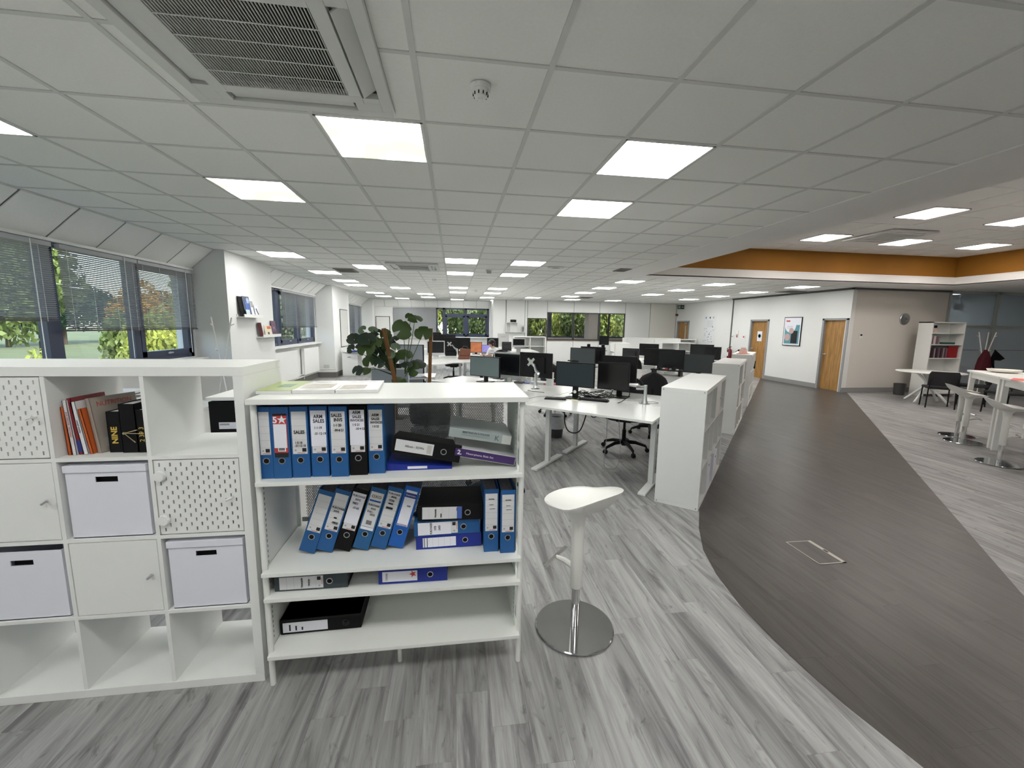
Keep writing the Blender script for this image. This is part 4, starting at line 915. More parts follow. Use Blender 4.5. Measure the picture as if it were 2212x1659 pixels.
mag('white magazine with black title lying at the right end', -.532, .182, 4, lil, lambda t: (text('illustrations', .032, t, (.10, .27, .0158), (0, 0, 0), greyink, bold=.02), MB().box((.01, .03, .0155), (.12, .16, .0159)).build('cover_picture', mat('picture_cream', (.55, .52, .46), .4, var=.4, vs=30), t)))

# ================================================================ BAR STOOL
def bar_stool(label, x, y, rz, group=None, seatm=None):
    t = thing('bar_stool', label, 'bar stool', (x, y, 0), rz, group); sm = seatm or mat('stool_white', (.80, .80, .77), .35)
    MB().lathe([(.208, .0005), (.215, .004), (.215, .011), (.211, .0145), (.0275, .0146)], n=64).build('base_plate', steel, t, smooth=True)
    MB().cyl((0, 0, .0155), (0, 0, .30), .0235, n=32).build('piston', chrome, t, smooth=True)
    MB().lathe([(.031, .245), (.0335, .25), (.0335, .45), (.035, .60), (.041, .66), (.062, .695), (.10, .715)], n=32).build('column', sm, t, smooth=True)
    # seat: dished shell whose back sweeps up
    n, rr = 40, 9; vs = []; fs = []
    def surf(u, a):
        ex = .190+.045*max(0, cos(a))**3; ey = .182*(1-.16*max(0, cos(a))**2); r = u
        X = ex*r*cos(a)*(1 if cos(a) > 0 else .98); Y = ey*r*sin(a); lift = .105*max(0, cos(a))**1.8*r**3 + .012*max(0, -cos(a))*r**3*-1 + .038*abs(sin(a))**2*r**2.5*(.35+.65*max(0, cos(a)))
        return X, Y, .728+.016*r**2+lift
    for k in range(rr+1):
        for i in range(n): a = 2*pi*i/n; vs.append(surf(k/rr, a))
    m0 = len(vs)
    for k in range(rr+1):
        for i in range(n): a = 2*pi*i/n; X, Y, Z = surf(k/rr, a); u = k/rr; vs.append((X*.985, Y*.985, Z-.007-.036*(1-u**1.8)))
    for q in (0, m0):
        for k in range(rr):
            for i in range(n): f = (q+k*n+i, q+k*n+(i+1) % n, q+(k+1)*n+(i+1) % n, q+(k+1)*n+i); fs.append(f if q == 0 else f[::-1])
    for i in range(n): fs.append((rr*n+i, rr*n+(i+1) % n, m0+rr*n+(i+1) % n, m0+rr*n+i)[::-1])
    me = MB().add(vs, fs).mesh('seat', sm, True, 60); link('seat', me, t)
    f = MB(); f.tube([(-.03, 0, .36), (-.075, 0, .375), (-.125, 0, .378)], [.016, .014, .011]); f.build('footrest_arm', sm, t, smooth=True)
    MB().box((-.139, -.125, .372), (-.119, .125, .384)).build('footrest', chrome, t, bevel=.003); return t
stool = bar_stool('white bar stool with a round steel base in the foreground', .656, 2.03, R(-42))
# ================================================================ DESKS
DZ = .78
deskm = mat('desk_white', (.76, .77, .75), .22, var=.01)
def rot2(x, y, a): return (x*cos(a)-y*sin(a), x*sin(a)+y*cos(a))
def desk(label, x, y, rz, w=1.4, d=.8, group=None, shared=False):
    """origin: front right floor corner seen from the user; x to the left is -x"""
    t = thing('desk', label, 'desk', (x, y, 0), rz, group)
    MB().box((-w, 0, DZ-.025), (0, d, DZ)).build('desk_top', deskm, t, bevel=.002)
    for xx in ((-w+.05,) if shared else (-.11, -w+.05)):
        MB().box((xx, .37, .66), (xx+.06, .43, DZ-.04)).box((xx+.005, .37, .03), (xx+.055, .43, .70)).build('leg', white, t)
        MB().box((xx-.01, .06, .0), (xx+.07, .74, .028)).build('foot', white, t, bevel=.006)
        MB().box((xx, .10, DZ-.045), (xx+.06, d-.1, DZ-.025)).build('bracket', white, t)
    MB().box((-w+.11, .38, DZ-.055), (-.11, .42, DZ-.025)).build('beam', white, t); return t
AU = math.atan2(.655, .7556)       # rotation whose local x is -t (towards the path)
def bench(k, labels, w=1.4):
    for i, (lb, s, t) in enumerate(labels):
        p = L2(s, t); 
        desk(lb, p[0], p[1], -AU, w, shared=t > 1.8)
RZD = -math.atan2(.655, .7556)
bench(0, [('white desk with silver arm base, ending beside the nearest end panel', 0.0, .45), ('white desk hidden mostly behind the steel shelf', 0.0, 1.86),
          ('white desk facing the nearest one across the cable strip', .81, .45), ('white desk under the black monitor seen from behind on a silver arm', .81, 1.86), ])
_p = L2(.81, 3.27); desk('white desk under the pale grey screen', _p[0], _p[1], -AU, .85, shared=True)
bench(1, [('white desk at the right front of the second bench', 3.35, .45), ('white desk behind the second bench\'s right front one', 4.16, .45), ('white desk in the middle front of the second bench', 3.35, 1.86), ('white desk in the middle back of the second bench', 4.16, 1.86)])
bench(3, [('white desk at the far right before the door wall', 9.0, .75)])
bench(2, [('white desk at the right front of the third bench', 6.68, .45), ('white desk at the right back of the third bench', 7.49, .45), ('white desk at the left front of the third bench', 6.68, 1.86), ('white desk at the left back of the third bench', 7.49, 1.86)])
# curved desks further left
def curved_desk(label, x, y, rz, pts, legs):
    t = thing('desk', label, 'desk', (x, y, 0), rz); MB().prism(pts, DZ-.028, DZ).build('desk_top', deskm, t, bevel=.002)
    for lx, ly in legs: MB().cyl((lx, ly, 0), (lx, ly, DZ-.028), .035, n=16).build('leg', white, t, smooth=True)
    return t
def wave(w, d, b=.35, n=10):
    p = [(-w/2, d/2), (-w/2, -d/2)]
    for i in range(n+1): u = i/n; p.append((-w/2+w*u, -d/2-b*.5*(1-cos(pi*u))*(1)))
    p.append((w/2, d/2)); return p[::-1]
curved_desk('white wave fronted desk carrying the brown bag', .05, 10.7, 0, [(-.95, 1.3), (-.95, -.35), (-.75, -1.15), (-.55, -1.35), (-.35, -1.2), (-.1, -.75), (.3, -.55), (.95, -.5), (.95, .35), (.60, .55), (.60, 1.3)], [(-.50, -1.05), (.1, .6), (.8, -.3), (-.8, .6)])
curved_desk('white desk beyond the brown bag where the person works', 1.2, 12.6, 0, [(-1.0, .7), (-1.0, -.4), (-.2, -.55), (1.3, -.5), (1.3, .7)], [(-.9, -.3), (1.1, -.4), (1.1, .5), (-.9, .5)])
curved_desk('white desk along the far row under the grey backed screen', 1.9, 14.5, 0, [(-1.3, 1.35), (-1.3, -.5), (1.0, -.5), (1.0, 1.35)], [(-1.2, -.4), (.9, -.4), (.9, .7), (-1.2, .7)])
curved_desk('white desk beneath the pair of dark screens behind the plant', -.4, 15.3, 0, [(-1.0, .6), (-1.0, -.5), (.9, -.5), (.9, .6)], [(-.9, -.4), (.8, -.4)])
# ================================================================ SCREENS
def monitor(label, x, y, zb, w, h, ang, kind='front', sm=screen, fm=black, stand='base', bx=0, cat='monitor', thick=.035, basez=DZ, silverback=False):
    """ang = direction of the width axis in degrees; kind front: display faces the viewer; origin below the screen centre"""
    t = thing('monitor', label, cat, (x, y, basez), R(ang)); z0 = zb-basez; be = .024 if fm is silver else .012
    if fm is silver: fm = mat('silver_plastic', (.50, .51, .52), .4, .25); isilver = True
    else: isilver = False
    MB().box((-w/2, -thick/2*.6, z0), (w/2, thick/2, z0+h)).build('housing', fm, t, bevel=.003)
    yf = -thick/2*.6 if kind == 'front' else thick/2
    bz_ = .065 if isilver else be
    if kind == 'front': MB().box((-w/2+be, yf-.002, z0+bz_), (w/2-be, yf, z0+h-be)).build('display', sm, t)
    else:
        MB().box((-w/2+be, yf, z0+be), (w/2-be, yf+.002, z0+h-be)).build('display', screen, t)
        MB().box((-w*.30, -thick*.6-.012, z0+h*.2), (w*.30, -thick/2*.6, z0+h*.82)).build('back_cover', fm, t, bevel=.006)
        b = MB()
        for k in range(8): b.box((-w*.2+k*w*.05, -thick*.6-.013, z0+h*.72), (-w*.2+k*w*.05+.008, -thick*.6-.012, z0+h*.76))
        b.build('vent_slots', blackm, t)
    if stand == 'base':
        b = MB(); b.box((-.035, .02, 0.01), (.035, .045, z0+h*.3)); b.build('stand', fm, t, bevel=.003); MB().box((-.12, -.07, 0), (.12, .11, .012)).build('stand_base', fm, t, bevel=.004)
    elif stand == 'foot':
        MB().prism([(-.10, -.09), (.10, -.09), (.13, .10), (-.13, .10)], 0, .008).build('stand_base', silver, t, bevel=.002); MB().box((-.075, .03, .0), (.075, .04, z0+h*.2)).build('stand', silver, t)
    elif stand == 'arm':
        px_ = -.06 if kind != 'front' else 0; yy_ = -thick*.6-.014 if kind != 'front' else thick/2+.014; q = MB()
        for aa in (45, -45): q.M = Matrix.Translation((px_, yy_-.004, z0+h*.62)) @ Matrix.Rotation(R(aa), 4, 'Y'); q.box((-.075, -.004, -.018), (.075, .004, .018))
        q.M = None; q.box((px_-.035, yy_-.010, z0+h*.62-.035), (px_+.035, yy_, z0+h*.62+.035)); q.build('mount_plate', silver, t)
    return t
M1 = monitor('pale grey screened monitor just above the steel shelf, leftmost of the near row', .47, 6.43, .865, .57, .315, -40.9, sm=screeng)
M2 = monitor('silver framed computer with a black screen beside the pale grey monitor', .835, 6.52, .815, .52, .425, -40.9, fm=silver, stand='foot')
M3 = monitor('black monitor seen from behind on a silver arm with a square mount', 1.20, 6.04, .90, .55, .37, -40.9, 'back', stand='arm')
M4 = monitor('dark monitor with a webcam on top and an oval hole in its stand', 1.46, 4.88, .93, .51, .30, -40.9, sm=mat('screen_bluish', (.010, .018, .024), .3))
MB().cyl((-.03, -.02, .467), (.05, -.02, .467), .011, n=12).box((-.09, -.03, .462), (-.02, .0, .475)).build('webcam', black, M4)
MB().cyl((0, .012, .085), (0, .018, .085), .020, n=20).build('stand_hole', white, M4)
M5 = monitor('square black monitor held on a silver arm at the end of the nearest desk', 1.93, 4.82, .895, .40, .335, -40.9, stand='arm', sm=mat('screen_black', (.006, .006, .006), .25))
MB().box((-.012, -.0125, .119), (.012, -.0115, .124)).build('badge', labelw, M5)
M6 = monitor('larger black monitor back to back behind the square one', 2.06, 4.95, .89, .43, .415, -40.9, 'back')
monitor('slate grey screened monitor on the second bench, beside a black one', 2.74, 8.63, .88, .58, .33, -40.9, sm=screend)
monitor('black monitor with two black dock towers above it on the second bench', 3.02, 8.80, .86, .57, .37, -40.9, 'back')
monitor('small slate monitor back with a white sticker on the third bench', 4.44, 10.01, .87, .43, .27, -40.9, 'back', fm=mat('monitor_charcoal', (.022, .023, .026), .5))
monitor('black monitor back standing highest on the third bench, left of centre', 5.14, 10.46, .92, .51, .32, -40.9, 'back')
monitor('widest black monitor in the middle of the second bench', 4.26, 8.19, .87, .61, .36, -40.9, 'back')
M11 = monitor('black screened silver computer next to the widest black monitor', 4.27, 7.70, .84, .50, .40, -40.9, fm=black, stand='foot')
monitor('dark grey screen beside the second white cube shelf', 4.42, 7.0, .86, .50, .33, -38, sm=screend, fm=mat('monitor_charcoal', (.022, .023, .026), .5))
monitor('black monitor at the right end of the third bench, left one of the pair', 7.22, 11.33, .89, .64, .31, -40.9)
monitor('black monitor at the far right end, partly behind its neighbour', 6.88, 10.30, .83, .42, .35, -40.9, 'back')
monitor('small silver monitor on a curved stand near the far left cabinet', 2.18, 14.04, .94, .44, .30, 0, fm=silver, stand='foot')
monitor('dark square screen back left of the small silver monitor', 1.76, 14.0, .81, .33, .31, 0, 'back', fm=mat('monitor_charcoal', (.022, .023, .026), .5))
monitor('tall plain grey computer back behind the person', 1.83, 15.6, .87, .43, .50, 0, 'back', fm=mat('aluminium_matt', (.42, .42, .42), .5, .3))
monitor('black monitor right behind the person', 1.33, 14.5, .90, .40, .33, 0)
monitor('white framed computer with a black screen behind the right moss pole', -.50, 11.41, .84, .48, .39, 3, fm=silver, stand='foot')
MA = monitor('black monitor back on a silver arm behind the moss pole', -.08, 11.85, .83, .42, .48, 0, 'back', stand='arm')
monitor('black monitor back beside the one on the silver arm', .28, 11.85, .98, .33, .33, 0, 'back')
picm = mat('picture_orange', (.30, .10, .04), .4, var=.8, vs=9, emit=.35)
MO = monitor('black laptop stand screen showing an orange desert picture', .66, 12.78, .82, .36, .33, 0, sm=picm)
monitor('black monitor highest on the desks behind the plant', -.62, 15.1, 1.05, .28, .34, 0, 'back')
monitor('wide black monitor in front of the far window', -.23, 15.1, 1.02, .54, .30, 0, 'back')
monitor('small black monitor on the white stand before the meeting room glass', 5.54, 14.92, 1.0, .36, .34, -12, fm=black, stand='base')
lp = thing('laptop', 'open laptop with a purple mountain picture before the person', 'laptop', (.99, 13.0, DZ), R(4))
MB().box((-.16, -.26, 0), (.16, -.02, .016)).build('keyboard_deck', black, lp); MB().box((-.16, -.01, .03), (.16, .0, .28)).build('screen_lid', black, lp); MB().box((-.15, -.012, .045), (.15, -.010, .27)).build('display', mat('picture_purple', (.16, .14, .34), .4, var=.8, vs=14, emit=.6), lp)
def arm(par, label, base, top):
    """silver monitor arm: round desk base, curved post, upper link; a part of its monitor"""
    base = Vector(base); e = Vector(top)-base
    b = MB(); b.lathe([(.060, 0), (.060, .007), (.038, .014), (.026, .04), (.020, .10), (.019, .22)], (0, 0, 0), 24)
    t = b.build('monitor_arm', silver, par, smooth=True); t['label'] = label
    pm = Matrix.Translation(par.location) @ par.rotation_euler.to_matrix().to_4x4(); t.matrix_parent_inverse = pm.inverted(); t.location = base
    m = Vector((e.x*.35+.03, e.y*.35, .17)); b = MB(); b.tube([(0, 0, .19), m, tuple(m+Vector((.02, .02, .03)))], [.026, .024, .022]); b.build('lower_link', silver, t, smooth=True)
    b = MB(); b.tube([tuple(m+Vector((.02, .02, .03))), tuple(m.lerp(e, .45)), tuple(e)], [.028, .022, .018]); b.build('upper_link', silver, t, smooth=True); return t
arm(M5, 'silver arm', (2.20, 4.50, DZ), (1.99, 4.83, 1.01))
arm(M3, 'silver arm', (1.14, 5.72, DZ), (1.17, 6.0, 1.10))
arm(MA, 'small silver arm', (.08, 11.55, DZ), (-.06, 11.80, 1.10))
# ================================================================ OFFICE CHAIRS
def office_chair(label, x, y, rz, m=wfab, round_back=True, group=None, bh=1.02, seat_z=.50):
    t = thing('office_chair', label, 'office chair', (x, y, 0), rz, group)
    for k in range(5):
        a = 2*pi*k/5+.3; e = (cos(a)*.31, sin(a)*.31)
        MB().tube([(0, 0, .13), (e[0]*.5, e[1]*.5, .125), (e[0]*.92, e[1]*.92, .085)], [.030, .024, .018]).build('base_arm', black, t, smooth=True)
        MB().cyl((e[0]-.02*sin(a), e[1]+.02*cos(a), .028), (e[0]+.02*sin(a), e[1]-.02*cos(a), .028), .028, n=14).cyl((e[0], e[1], .03), (e[0]*.93, e[1]*.93, .09), .012, n=8).build('castor', black, t, smooth=True)
    MB().cyl((0, 0, .08), (0, 0, .30), .030, .026).cyl((0, 0, .28), (0, 0, seat_z-.07), .017).build('gas_column', black, t, smooth=True)
    MB().box((-.10, -.11, seat_z-.085), (.10, .11, seat_z-.05)).build('mechanism', black, t, bevel=.01); MB().cyl((.08, .0, seat_z-.07), (.24, .02, seat_z-.075), .006, n=8).build('lever', black, t, smooth=True)
    n = 28; p = [(.245*max(-1, min(1, 1.15*cos(2*pi*i/n))), .235*max(-1, min(1, 1.12*sin(2*pi*i/n)))) for i in range(n)]
    MB().prism(p, seat_z-.05, seat_z+.03).build('seat', m, t, bevel=.02)
    vs = []; fs = []; W_ = 9; Hn = 11; z0 = seat_z+.10
    for side in (0, 1):
        for j in range(Hn):
            v = j/(Hn-1); zz = z0+(bh-z0)*v; hw = .225*(1-.28*abs(2*v-.7)**2.4) if round_back else .22
            if v > .75: hw *= math.sqrt(max(.05, 1-((v-.75)/.27)**2))
            for i in range(W_): u = 2*i/(W_-1)-1; vs.append((hw*u, .235+.05*u*u*-1+.03*v+.05*(1-v)*v*-1.2+(.045 if side else 0)*(1-.6*u*u), zz))
    o = W_*Hn
    for q in (0, o):
        for j in range(Hn-1):
            for i in range(W_-1): f = (q+j*W_+i, q+j*W_+i+1, q+(j+1)*W_+i+1, q+(j+1)*W_+i); fs.append(f if q == 0 else f[::-1])
    for j in range(Hn-1):
        for i in (0, W_-1): a, c = j*W_+i, (j+1)*W_+i; f = (a, c, o+c, o+a); fs.append(f if i == 0 else f[::-1])
    for i in range(W_-1): fs.append((i, o+i, o+i+1, i+1)); a = (Hn-1)*W_+i; fs.append((a, a+1, o+a+1, o+a))
    link('backrest', MB().add(vs, fs).mesh('backrest', m, True, 60), t)
    MB().tube([(0, .10, seat_z-.06), (0, .27, seat_z-.03), (0, .29, seat_z+.12), (0, .275, seat_z+.25)], [.022]*4).build('back_support', black, t, smooth=True)
    return t
ARZ = RZD
ch0 = office_chair('black office chair whose star base shows under the nearest desk', *L2(1.45, 1.17)[:2], ARZ+.12, bh=1.0)
p = L2(2.60, 1.12); c1_ = dup(ch0, (p[0], p[1], 0), ARZ+pi+.25, 'black office chair with a rounded backrest just left of the nearest end panel'); 
dup(ch0, (-.03, 12.42, 0), .1, 'charcoal office chair tucked under the wave fronted desk'); _c = dup(ch0, (-.86, 9.05, 0), 2.6, 'dark office chair low behind the right moss pole'); _c.scale = (1, 1, .84)
for lb, s, t_, r in (('black office chair at the far side of the second bench', 5.4, 1.1, 0), ('black office chair between the second and third benches', 5.9, 2.3, 2.8), ('black office chair at the left end of the second bench', 3.0, 3.0, 3.0)):
    p = L2(s, t_); dup(ch0, (p[0], p[1], 0), ARZ+r, lb)
dup(ch0, (-.22, 4.62, 0), 2.9, 'dark office chair whose curved top shows above the steel shelf')
dup(ch0, (1.25, 11.75, 0), 3.1+.2, 'black office chair the person sits on')
wc = office_chair('white office chair seen between the steel shelf and the nearest desk', .36, 3.95, .8, mat('chair_pale', (.62, .62, .60), .6), bh=.95)
# ================================================================ ON THE DESKS
b = thing('keyboard', 'black keyboard lying left of the post stand on the nearest desk', 'keyboard', (1.22, 4.86, DZ), R(-20)); MB().box((-.13, -.055, 0), (.13, .055, .014)).build('tray', black, b, bevel=.003)
kk = MB()
for r in range(5):
    for c in range(14): kk.box((-.122+c*.0176, -.048+r*.0195, .014), (-.122+c*.0176+.0148, -.048+r*.0195+.016, .0185))
kk.build('keys', mat('key_black', (.02, .02, .022), .5), b, kind='stuff')
b2 = dup(b, (1.66, 4.72, DZ), R(-35), 'black keyboard and dock under the cable tangle on the nearest desk'); b2.scale = (1.35, .7, 1.6)
tag(MB().box((-.045, -.03, 0), (.04, .035, .004)).build('sticky_note', mat('note_yellow', (.85, .80, .35), .7), loc=(1.445, 4.79, DZ), rot=(0, 0, R(-30))), 'yellow sticky note beside the post stand on the nearest desk', 'note')
def cable(label, pts, r=.0035, m=black, group=None):
    """smoothed tube through world points"""
    P = [Vector(p) for p in pts]; q = []
    for i in range(len(P)-1):
        a, b_, c, d = P[max(i-1, 0)], P[i], P[i+1], P[min(i+2, len(P)-1)]
        for k in range(5):
            t = k/5; q.append(.5*((2*b_)+(c-a)*t+(2*a-5*b_+4*c-d)*t*t+(3*b_-a-3*c+d)*t**3))
    q.append(P[-1]); return tag(MB().tube(q, r, 6).build('cable', m, smooth=True), label, 'cable', group)
rc = random.Random(4)
for k in range(11):
    cx, cy = 1.75+rc.uniform(-.22, .16), 5.05+rc.uniform(-.22, .12); pts = []
    for i in range(7): a = rc.uniform(0, 6.28); rr_ = rc.uniform(.05, .16); pts.append((cx+rr_*cos(a), cy+rr_*sin(a), DZ+.005+rc.uniform(0, .05)))
    cable('black cable in the tangle between the two nearest monitors', pts, .0042, black, 'tangled cables on the nearest desk')
cable('black cable drooping from the square monitor into the tangle', [(1.95, 4.86, .93), (1.90, 4.80, .84), (1.82, 4.80, .80), (1.75, 4.86, .79)], .005)
cable('black cable looping from the back of the larger black monitor to the desk', [(2.12, 4.88, .93), (2.10, 4.70, .86), (1.96, 4.58, .80), (1.88, 4.52, .79)], .005)
cable('grey cable coiled by the base of the nearest monitor arm', [(2.02, 4.72, .785), (2.15, 4.66, .785), (2.32, 4.62, .785), (2.38, 4.52, .785), (2.28, 4.48, .785), (2.16, 4.58, .785)], .003, greym)
cable('white cable running along the desk seam towards the post stand', [(.86, 4.86, .785), (1.0, 5.0, .785), (1.14, 5.05, .785), (1.3, 4.98, .785), (1.42, 4.92, .785)], .003, greym)
cable('black cable hanging in a loop under the nearest desk, leftmost', [(1.30, 4.70, .74), (1.28, 4.62, .55), (1.33, 4.58, .44), (1.44, 4.56, .45), (1.50, 4.55, .60), (1.53, 4.56, .74)], .007)
cable('black cable hanging in a short loop under the middle of the nearest desk', [(1.53, 4.52, .74), (1.56, 4.48, .64), (1.62, 4.45, .66), (1.66, 4.42, .74)], .006)
cable('thin grey cable trailing to the floor beside the chair base', [(1.72, 4.42, .74), (1.73, 4.44, .40), (1.74, 4.50, .06), (1.80, 4.48, .01), (1.92, 4.54, .02), (2.0, 4.66, .2), (1.98, 4.70, .55), (2.0, 4.66, .72)], .003, greym)
cable('black power lead lying on the desk left of the keyboard', [(1.0, 5.55, .787), (1.04, 5.44, .787), (1.10, 5.38, .79), (1.18, 5.32, .787)], .004)
tag(MB().box((-.10, -.02, 0), (.10, .02, .035)).build('power_strip', black, loc=(1.70, 4.90, DZ), rot=(0, 0, R(-35))), 'black power strip in the cable tangle', 'power strip')
tag(MB().box((-.06, -.05, 0), (.07, .05, .03)).build('organiser', mat('organiser_pattern', (.10, .10, .10), .6, var=.9, vs=60), loc=(.99, 6.28, DZ), rot=(0, 0, R(-40))), 'black and white patterned tray under the silver framed computer', 'tray')
tag(MB().lathe([(.03, 0), (.034, .085), (.031, .085), (.028, .006)], n=20).build('mug', mat('mug_grey', (.40, .42, .38), .4), smooth=True, loc=(.845, 6.33, DZ)), 'grey green mug in front of the silver framed computer', 'mug')
tag(MB().lathe([(.02, 0), (.035, .02), (.03, .03), (.005, .036)], n=20).build('mouse', white, smooth=True, loc=(.70, 6.38, DZ)), 'white mouse by the stand of the pale grey monitor', 'mouse')
tag(MB().box((-.11, -.08, 0), (.11, .08, .012)).build('folder', mat('folder_blue', (.03, .07, .30), .5), loc=(1.18, 6.28, DZ), rot=(0, 0, R(-30))), 'blue folder lying behind the silver arm base', 'folder')
tag(MB().box((-.12, -.05, 0), (.12, .05, .022)).build('pencil_case', mat('case_pink', (.62, .18, .20), .6), loc=(1.46, 6.12, DZ), rot=(0, 0, R(-5))), 'pink notebook on the desk behind the silver arm', 'notebook')
t = thing('paper_stack', 'white paper stack under the black monitor seen from behind', 'papers', (1.32, 6.22, DZ), R(-30))
for k in range(4): MB().box((-.15+k*.004, -.1, k*.008), (.15-k*.006, .1, k*.008+.007)).build('sheet', paper, t)
for i, (x, y, w, d, h, m, lb) in enumerate(((1.42, 6.02, .10, .05, .20, white, 'white upright tray tower between the two near monitors'), (1.98, 5.55, .14, .10, .03, paper, 'stack of white papers seen between the two central black monitors'), (2.16, 5.42, .15, .1, .06, white, 'white letter tray behind the square black monitor'))):
    tag(MB().box((-w/2, -d/2, 0), (w/2, d/2, h)).box((-w/2-.01, -d/2-.01, h*.5), (w/2+.01, d/2+.01, h*.5+.008)).build('letter_tray', m, loc=(x, y, DZ), rot=(0, 0, R(-40))), lb, 'tray')
t = thing('monitor_riser', 'black monitor riser cluttered with bits before the widest monitor', 'riser', (3.98, 7.30, DZ), R(-40.9))
MB().box((-.28, -.12, .09), (.28, .12, .11)).build('shelf', black, t)
for x in (-.26, .22): MB().box((x, -.12, 0), (x+.04, .12, .09)).build('leg', black, t)
for k in range(7): MB().box((-.22+k*.065, -.08+(k % 3)*.04, .11), (-.18+k*.065, -.04+(k % 3)*.04, .13+.01*(k % 2))).build('oddment', (silver, black, white, redp)[k % 4], t)
for x, y, m, lb in ((3.55, 7.15, redp, 'red booklet lying left of the black riser'), (4.35, 6.85, mat('paper_pinkish', (.60, .42, .38), .8), 'pinkish papers lying right of the black riser'), (3.35, 7.55, paper, 'white sheets at the left of the second bench')):
    tag(MB().box((-.12, -.09, 0), (.12, .09, .012)).build('booklet', m, loc=(x, y, DZ), rot=(0, 0, R(-30))), lb, 'papers')
for dx in (0, .25):
    tag(MB().prism([(-.035, -.03), (.035, -.03), (.03, .03), (-.03, .03)], 0, .07).build('dock', black, loc=(2.92+dx, 8.80-dx*.85, 1.222), bevel=.012), ('left' if dx == 0 else 'right')+' black dock standing on top of the monitor on the second bench', 'dock')
# bags, bin
bg_ = thing('handbag', 'brown leather satchel standing on the wave fronted desk', 'bag', (.26, 10.83, DZ), R(8))
MB().add([(-.17, -.06, 0), (.13, -.06, 0), (.13, .06, 0), (-.17, .06, 0), (-.11, -.035, .29), (.16, -.035, .25), (.16, .035, .25), (-.11, .035, .29)], [(3,2,1,0), (4,5,6,7), (0,1,5,4), (1,2,6,5), (2,3,7,6), (3,0,4,7)]).build('bag_body', mat('leather_brown', (.13, .045, .022), .55, var=.3, vs=12), bg_, bevel=.012)
MB().box((-.12, -.067, .10), (.13, -.058, .27)).build('flap', mat('leather_brown', (.13, .045, .022), .55, var=.3, vs=12), bg_, bevel=.004); MB().tube([(-.07, 0, .28), (-.03, 0, .34), (.06, 0, .33), (.10, 0, .26)], .008).build('handle', mat('leather_dark', (.06, .03, .02), .5), bg_, smooth=True)
bn = thing('waste_bin', 'grey mesh waste bin with a clear liner under the nearest desks', 'bin', (1.52, 5.98, 0)); MB().lathe([(.10, 0), (.125, .30), (.121, .30), (.097, .006)], n=28).build('mesh_body', mat('bin_dark', (.05, .05, .05), .5), bn, smooth=True); MB().lathe([(.132, .14), (.137, .30), (.13, .33), (.12, .30), (.12, .15)], n=28).build('liner', mat('liner', (.62, .63, .63), .5, var=.2, vs=30), bn, smooth=True)
bn2 = thing('waste_bin', 'small dark mesh waste bin against the warm wall', 'bin', (11.7, 9.35, 0)); MB().lathe([(.11, 0), (.13, .30), (.126, .30), (.105, .006)], n=28).build('mesh_body', mat('bin_dark', (.05, .05, .05), .5), bn2, smooth=True)
# ================================================================ LOW SHELVES ALONG THE PATH
def path_unit(label, s, extra):
    p = L2(s, 0); t, cp, kc = cube_unit('cube_shelf', label, (p[0], p[1], 0), AZ, 4, 3, m=creamw)
    b = MB()
    for z in (.02, 1.10):
        for y in (.02, .37): b.cyl((-.0015, y, z), (.002, y, z), .006, n=10)
    b.build('bolt', greym, t)
    for c, r, kind in extra:
        x, z = cp(c, r)
        if kind == 'door': d = MB().box((x+.003, .004, z+.003), (x+kc-.003, .019, z+kc-.003)).build('door', creamw, t); MB().cyl((x+kc-.04, .004, z+.17), (x+kc-.04, -.02, z+.17), .006, n=8).build('door_knob', silver, d)
        if kind == 'back': MB().box((x+.002, .37, z+.002), (x+kc-.002, .38, z+kc-.002)).build('back_panel', creamw, t)
    return t, cp, p
k1, cp1, p1 = path_unit('white cube shelf nearest the viewer along the dark path', 0.0, [(0, 2, 'back'), (1, 2, 'back'), (2, 2, 'door'), (3, 2, 'back'), (0, 1, 'back'), (1, 1, 'back'), (2, 1, 'back'), (3, 1, 'back'), (0, 0, 'back'), (3, 0, 'back'), (1, 0, 'back')])
k2, cp2, p2 = path_unit('second white cube shelf along the dark path', 3.33, [(0, 2, 'back'), (1, 2, 'back'), (2, 2, 'door'), (3, 2, 'back'), (0, 1, 'back'), (1, 1, 'door'), (2, 1, 'back'), (3, 1, 'back'), (0, 0, 'back'), (1, 0, 'back'), (3, 0, 'door')])
k3, cp3, p3 = path_unit('third white cube shelf along the dark path, with a pink card on top', 6.25, [(0, 2, 'back'), (1, 2, 'back'), (2, 2, 'back'), (0, 1, 'back'), (1, 1, 'back'), (2, 1, 'back'), (0, 0, 'door'), (1, 0, 'back'), (2, 0, 'back')])
def in_unit(p, cp, c, r, dx, dy):
    x, z = cp(c, r); a = rot2(x+dx, dy, AZ); return (p[0]+a[0], p[1]+a[1], z+.001)
for lb, p, cp, c in (('white document box with a finger hole, second bottom cube of the nearest path shelf', p1, cp1, 1), ('white document box standing proud, third bottom cube of the nearest path shelf', p1, cp1, 2)):
    t = thing('document_box', lb, 'storage box', in_unit(p, cp, c, 0, .04, -.012 if c == 2 else .002), AZ); MB().box((0, 0, 0), (.24, .33, .31)).build('box_body', boxw, t, bevel=.002); MB().cyl((.12, -.002, .25), (.12, .001, .25), .012, n=12).build('finger_hole', blackm, t)
for lb, p, cp, c, r, m, w, h in (('grey green folder in the top cube of the nearest path shelf', p1, cp1, 1, 2, mat('folder_green', (.20, .25, .23), .5), .05, .26), ('blue carton on the second path shelf\'s far end', p3, cp3, 0, 1, blue3, .12, .12), ('white magazine file in the second path shelf', p2, cp2, 2, 0, white, .09, .30), ('grey magazine file in the top cube of the second path shelf', p2, cp2, 0, 2, mat('folder_green', (.20, .25, .23), .5), .06, .27)):
    t = thing('magazine_file', lb, 'file', in_unit(p, cp, c, r, .12, .03), AZ); MB().box((0, 0, 0), (w, .24, h)).build('file_body', m, t, bevel=.002)
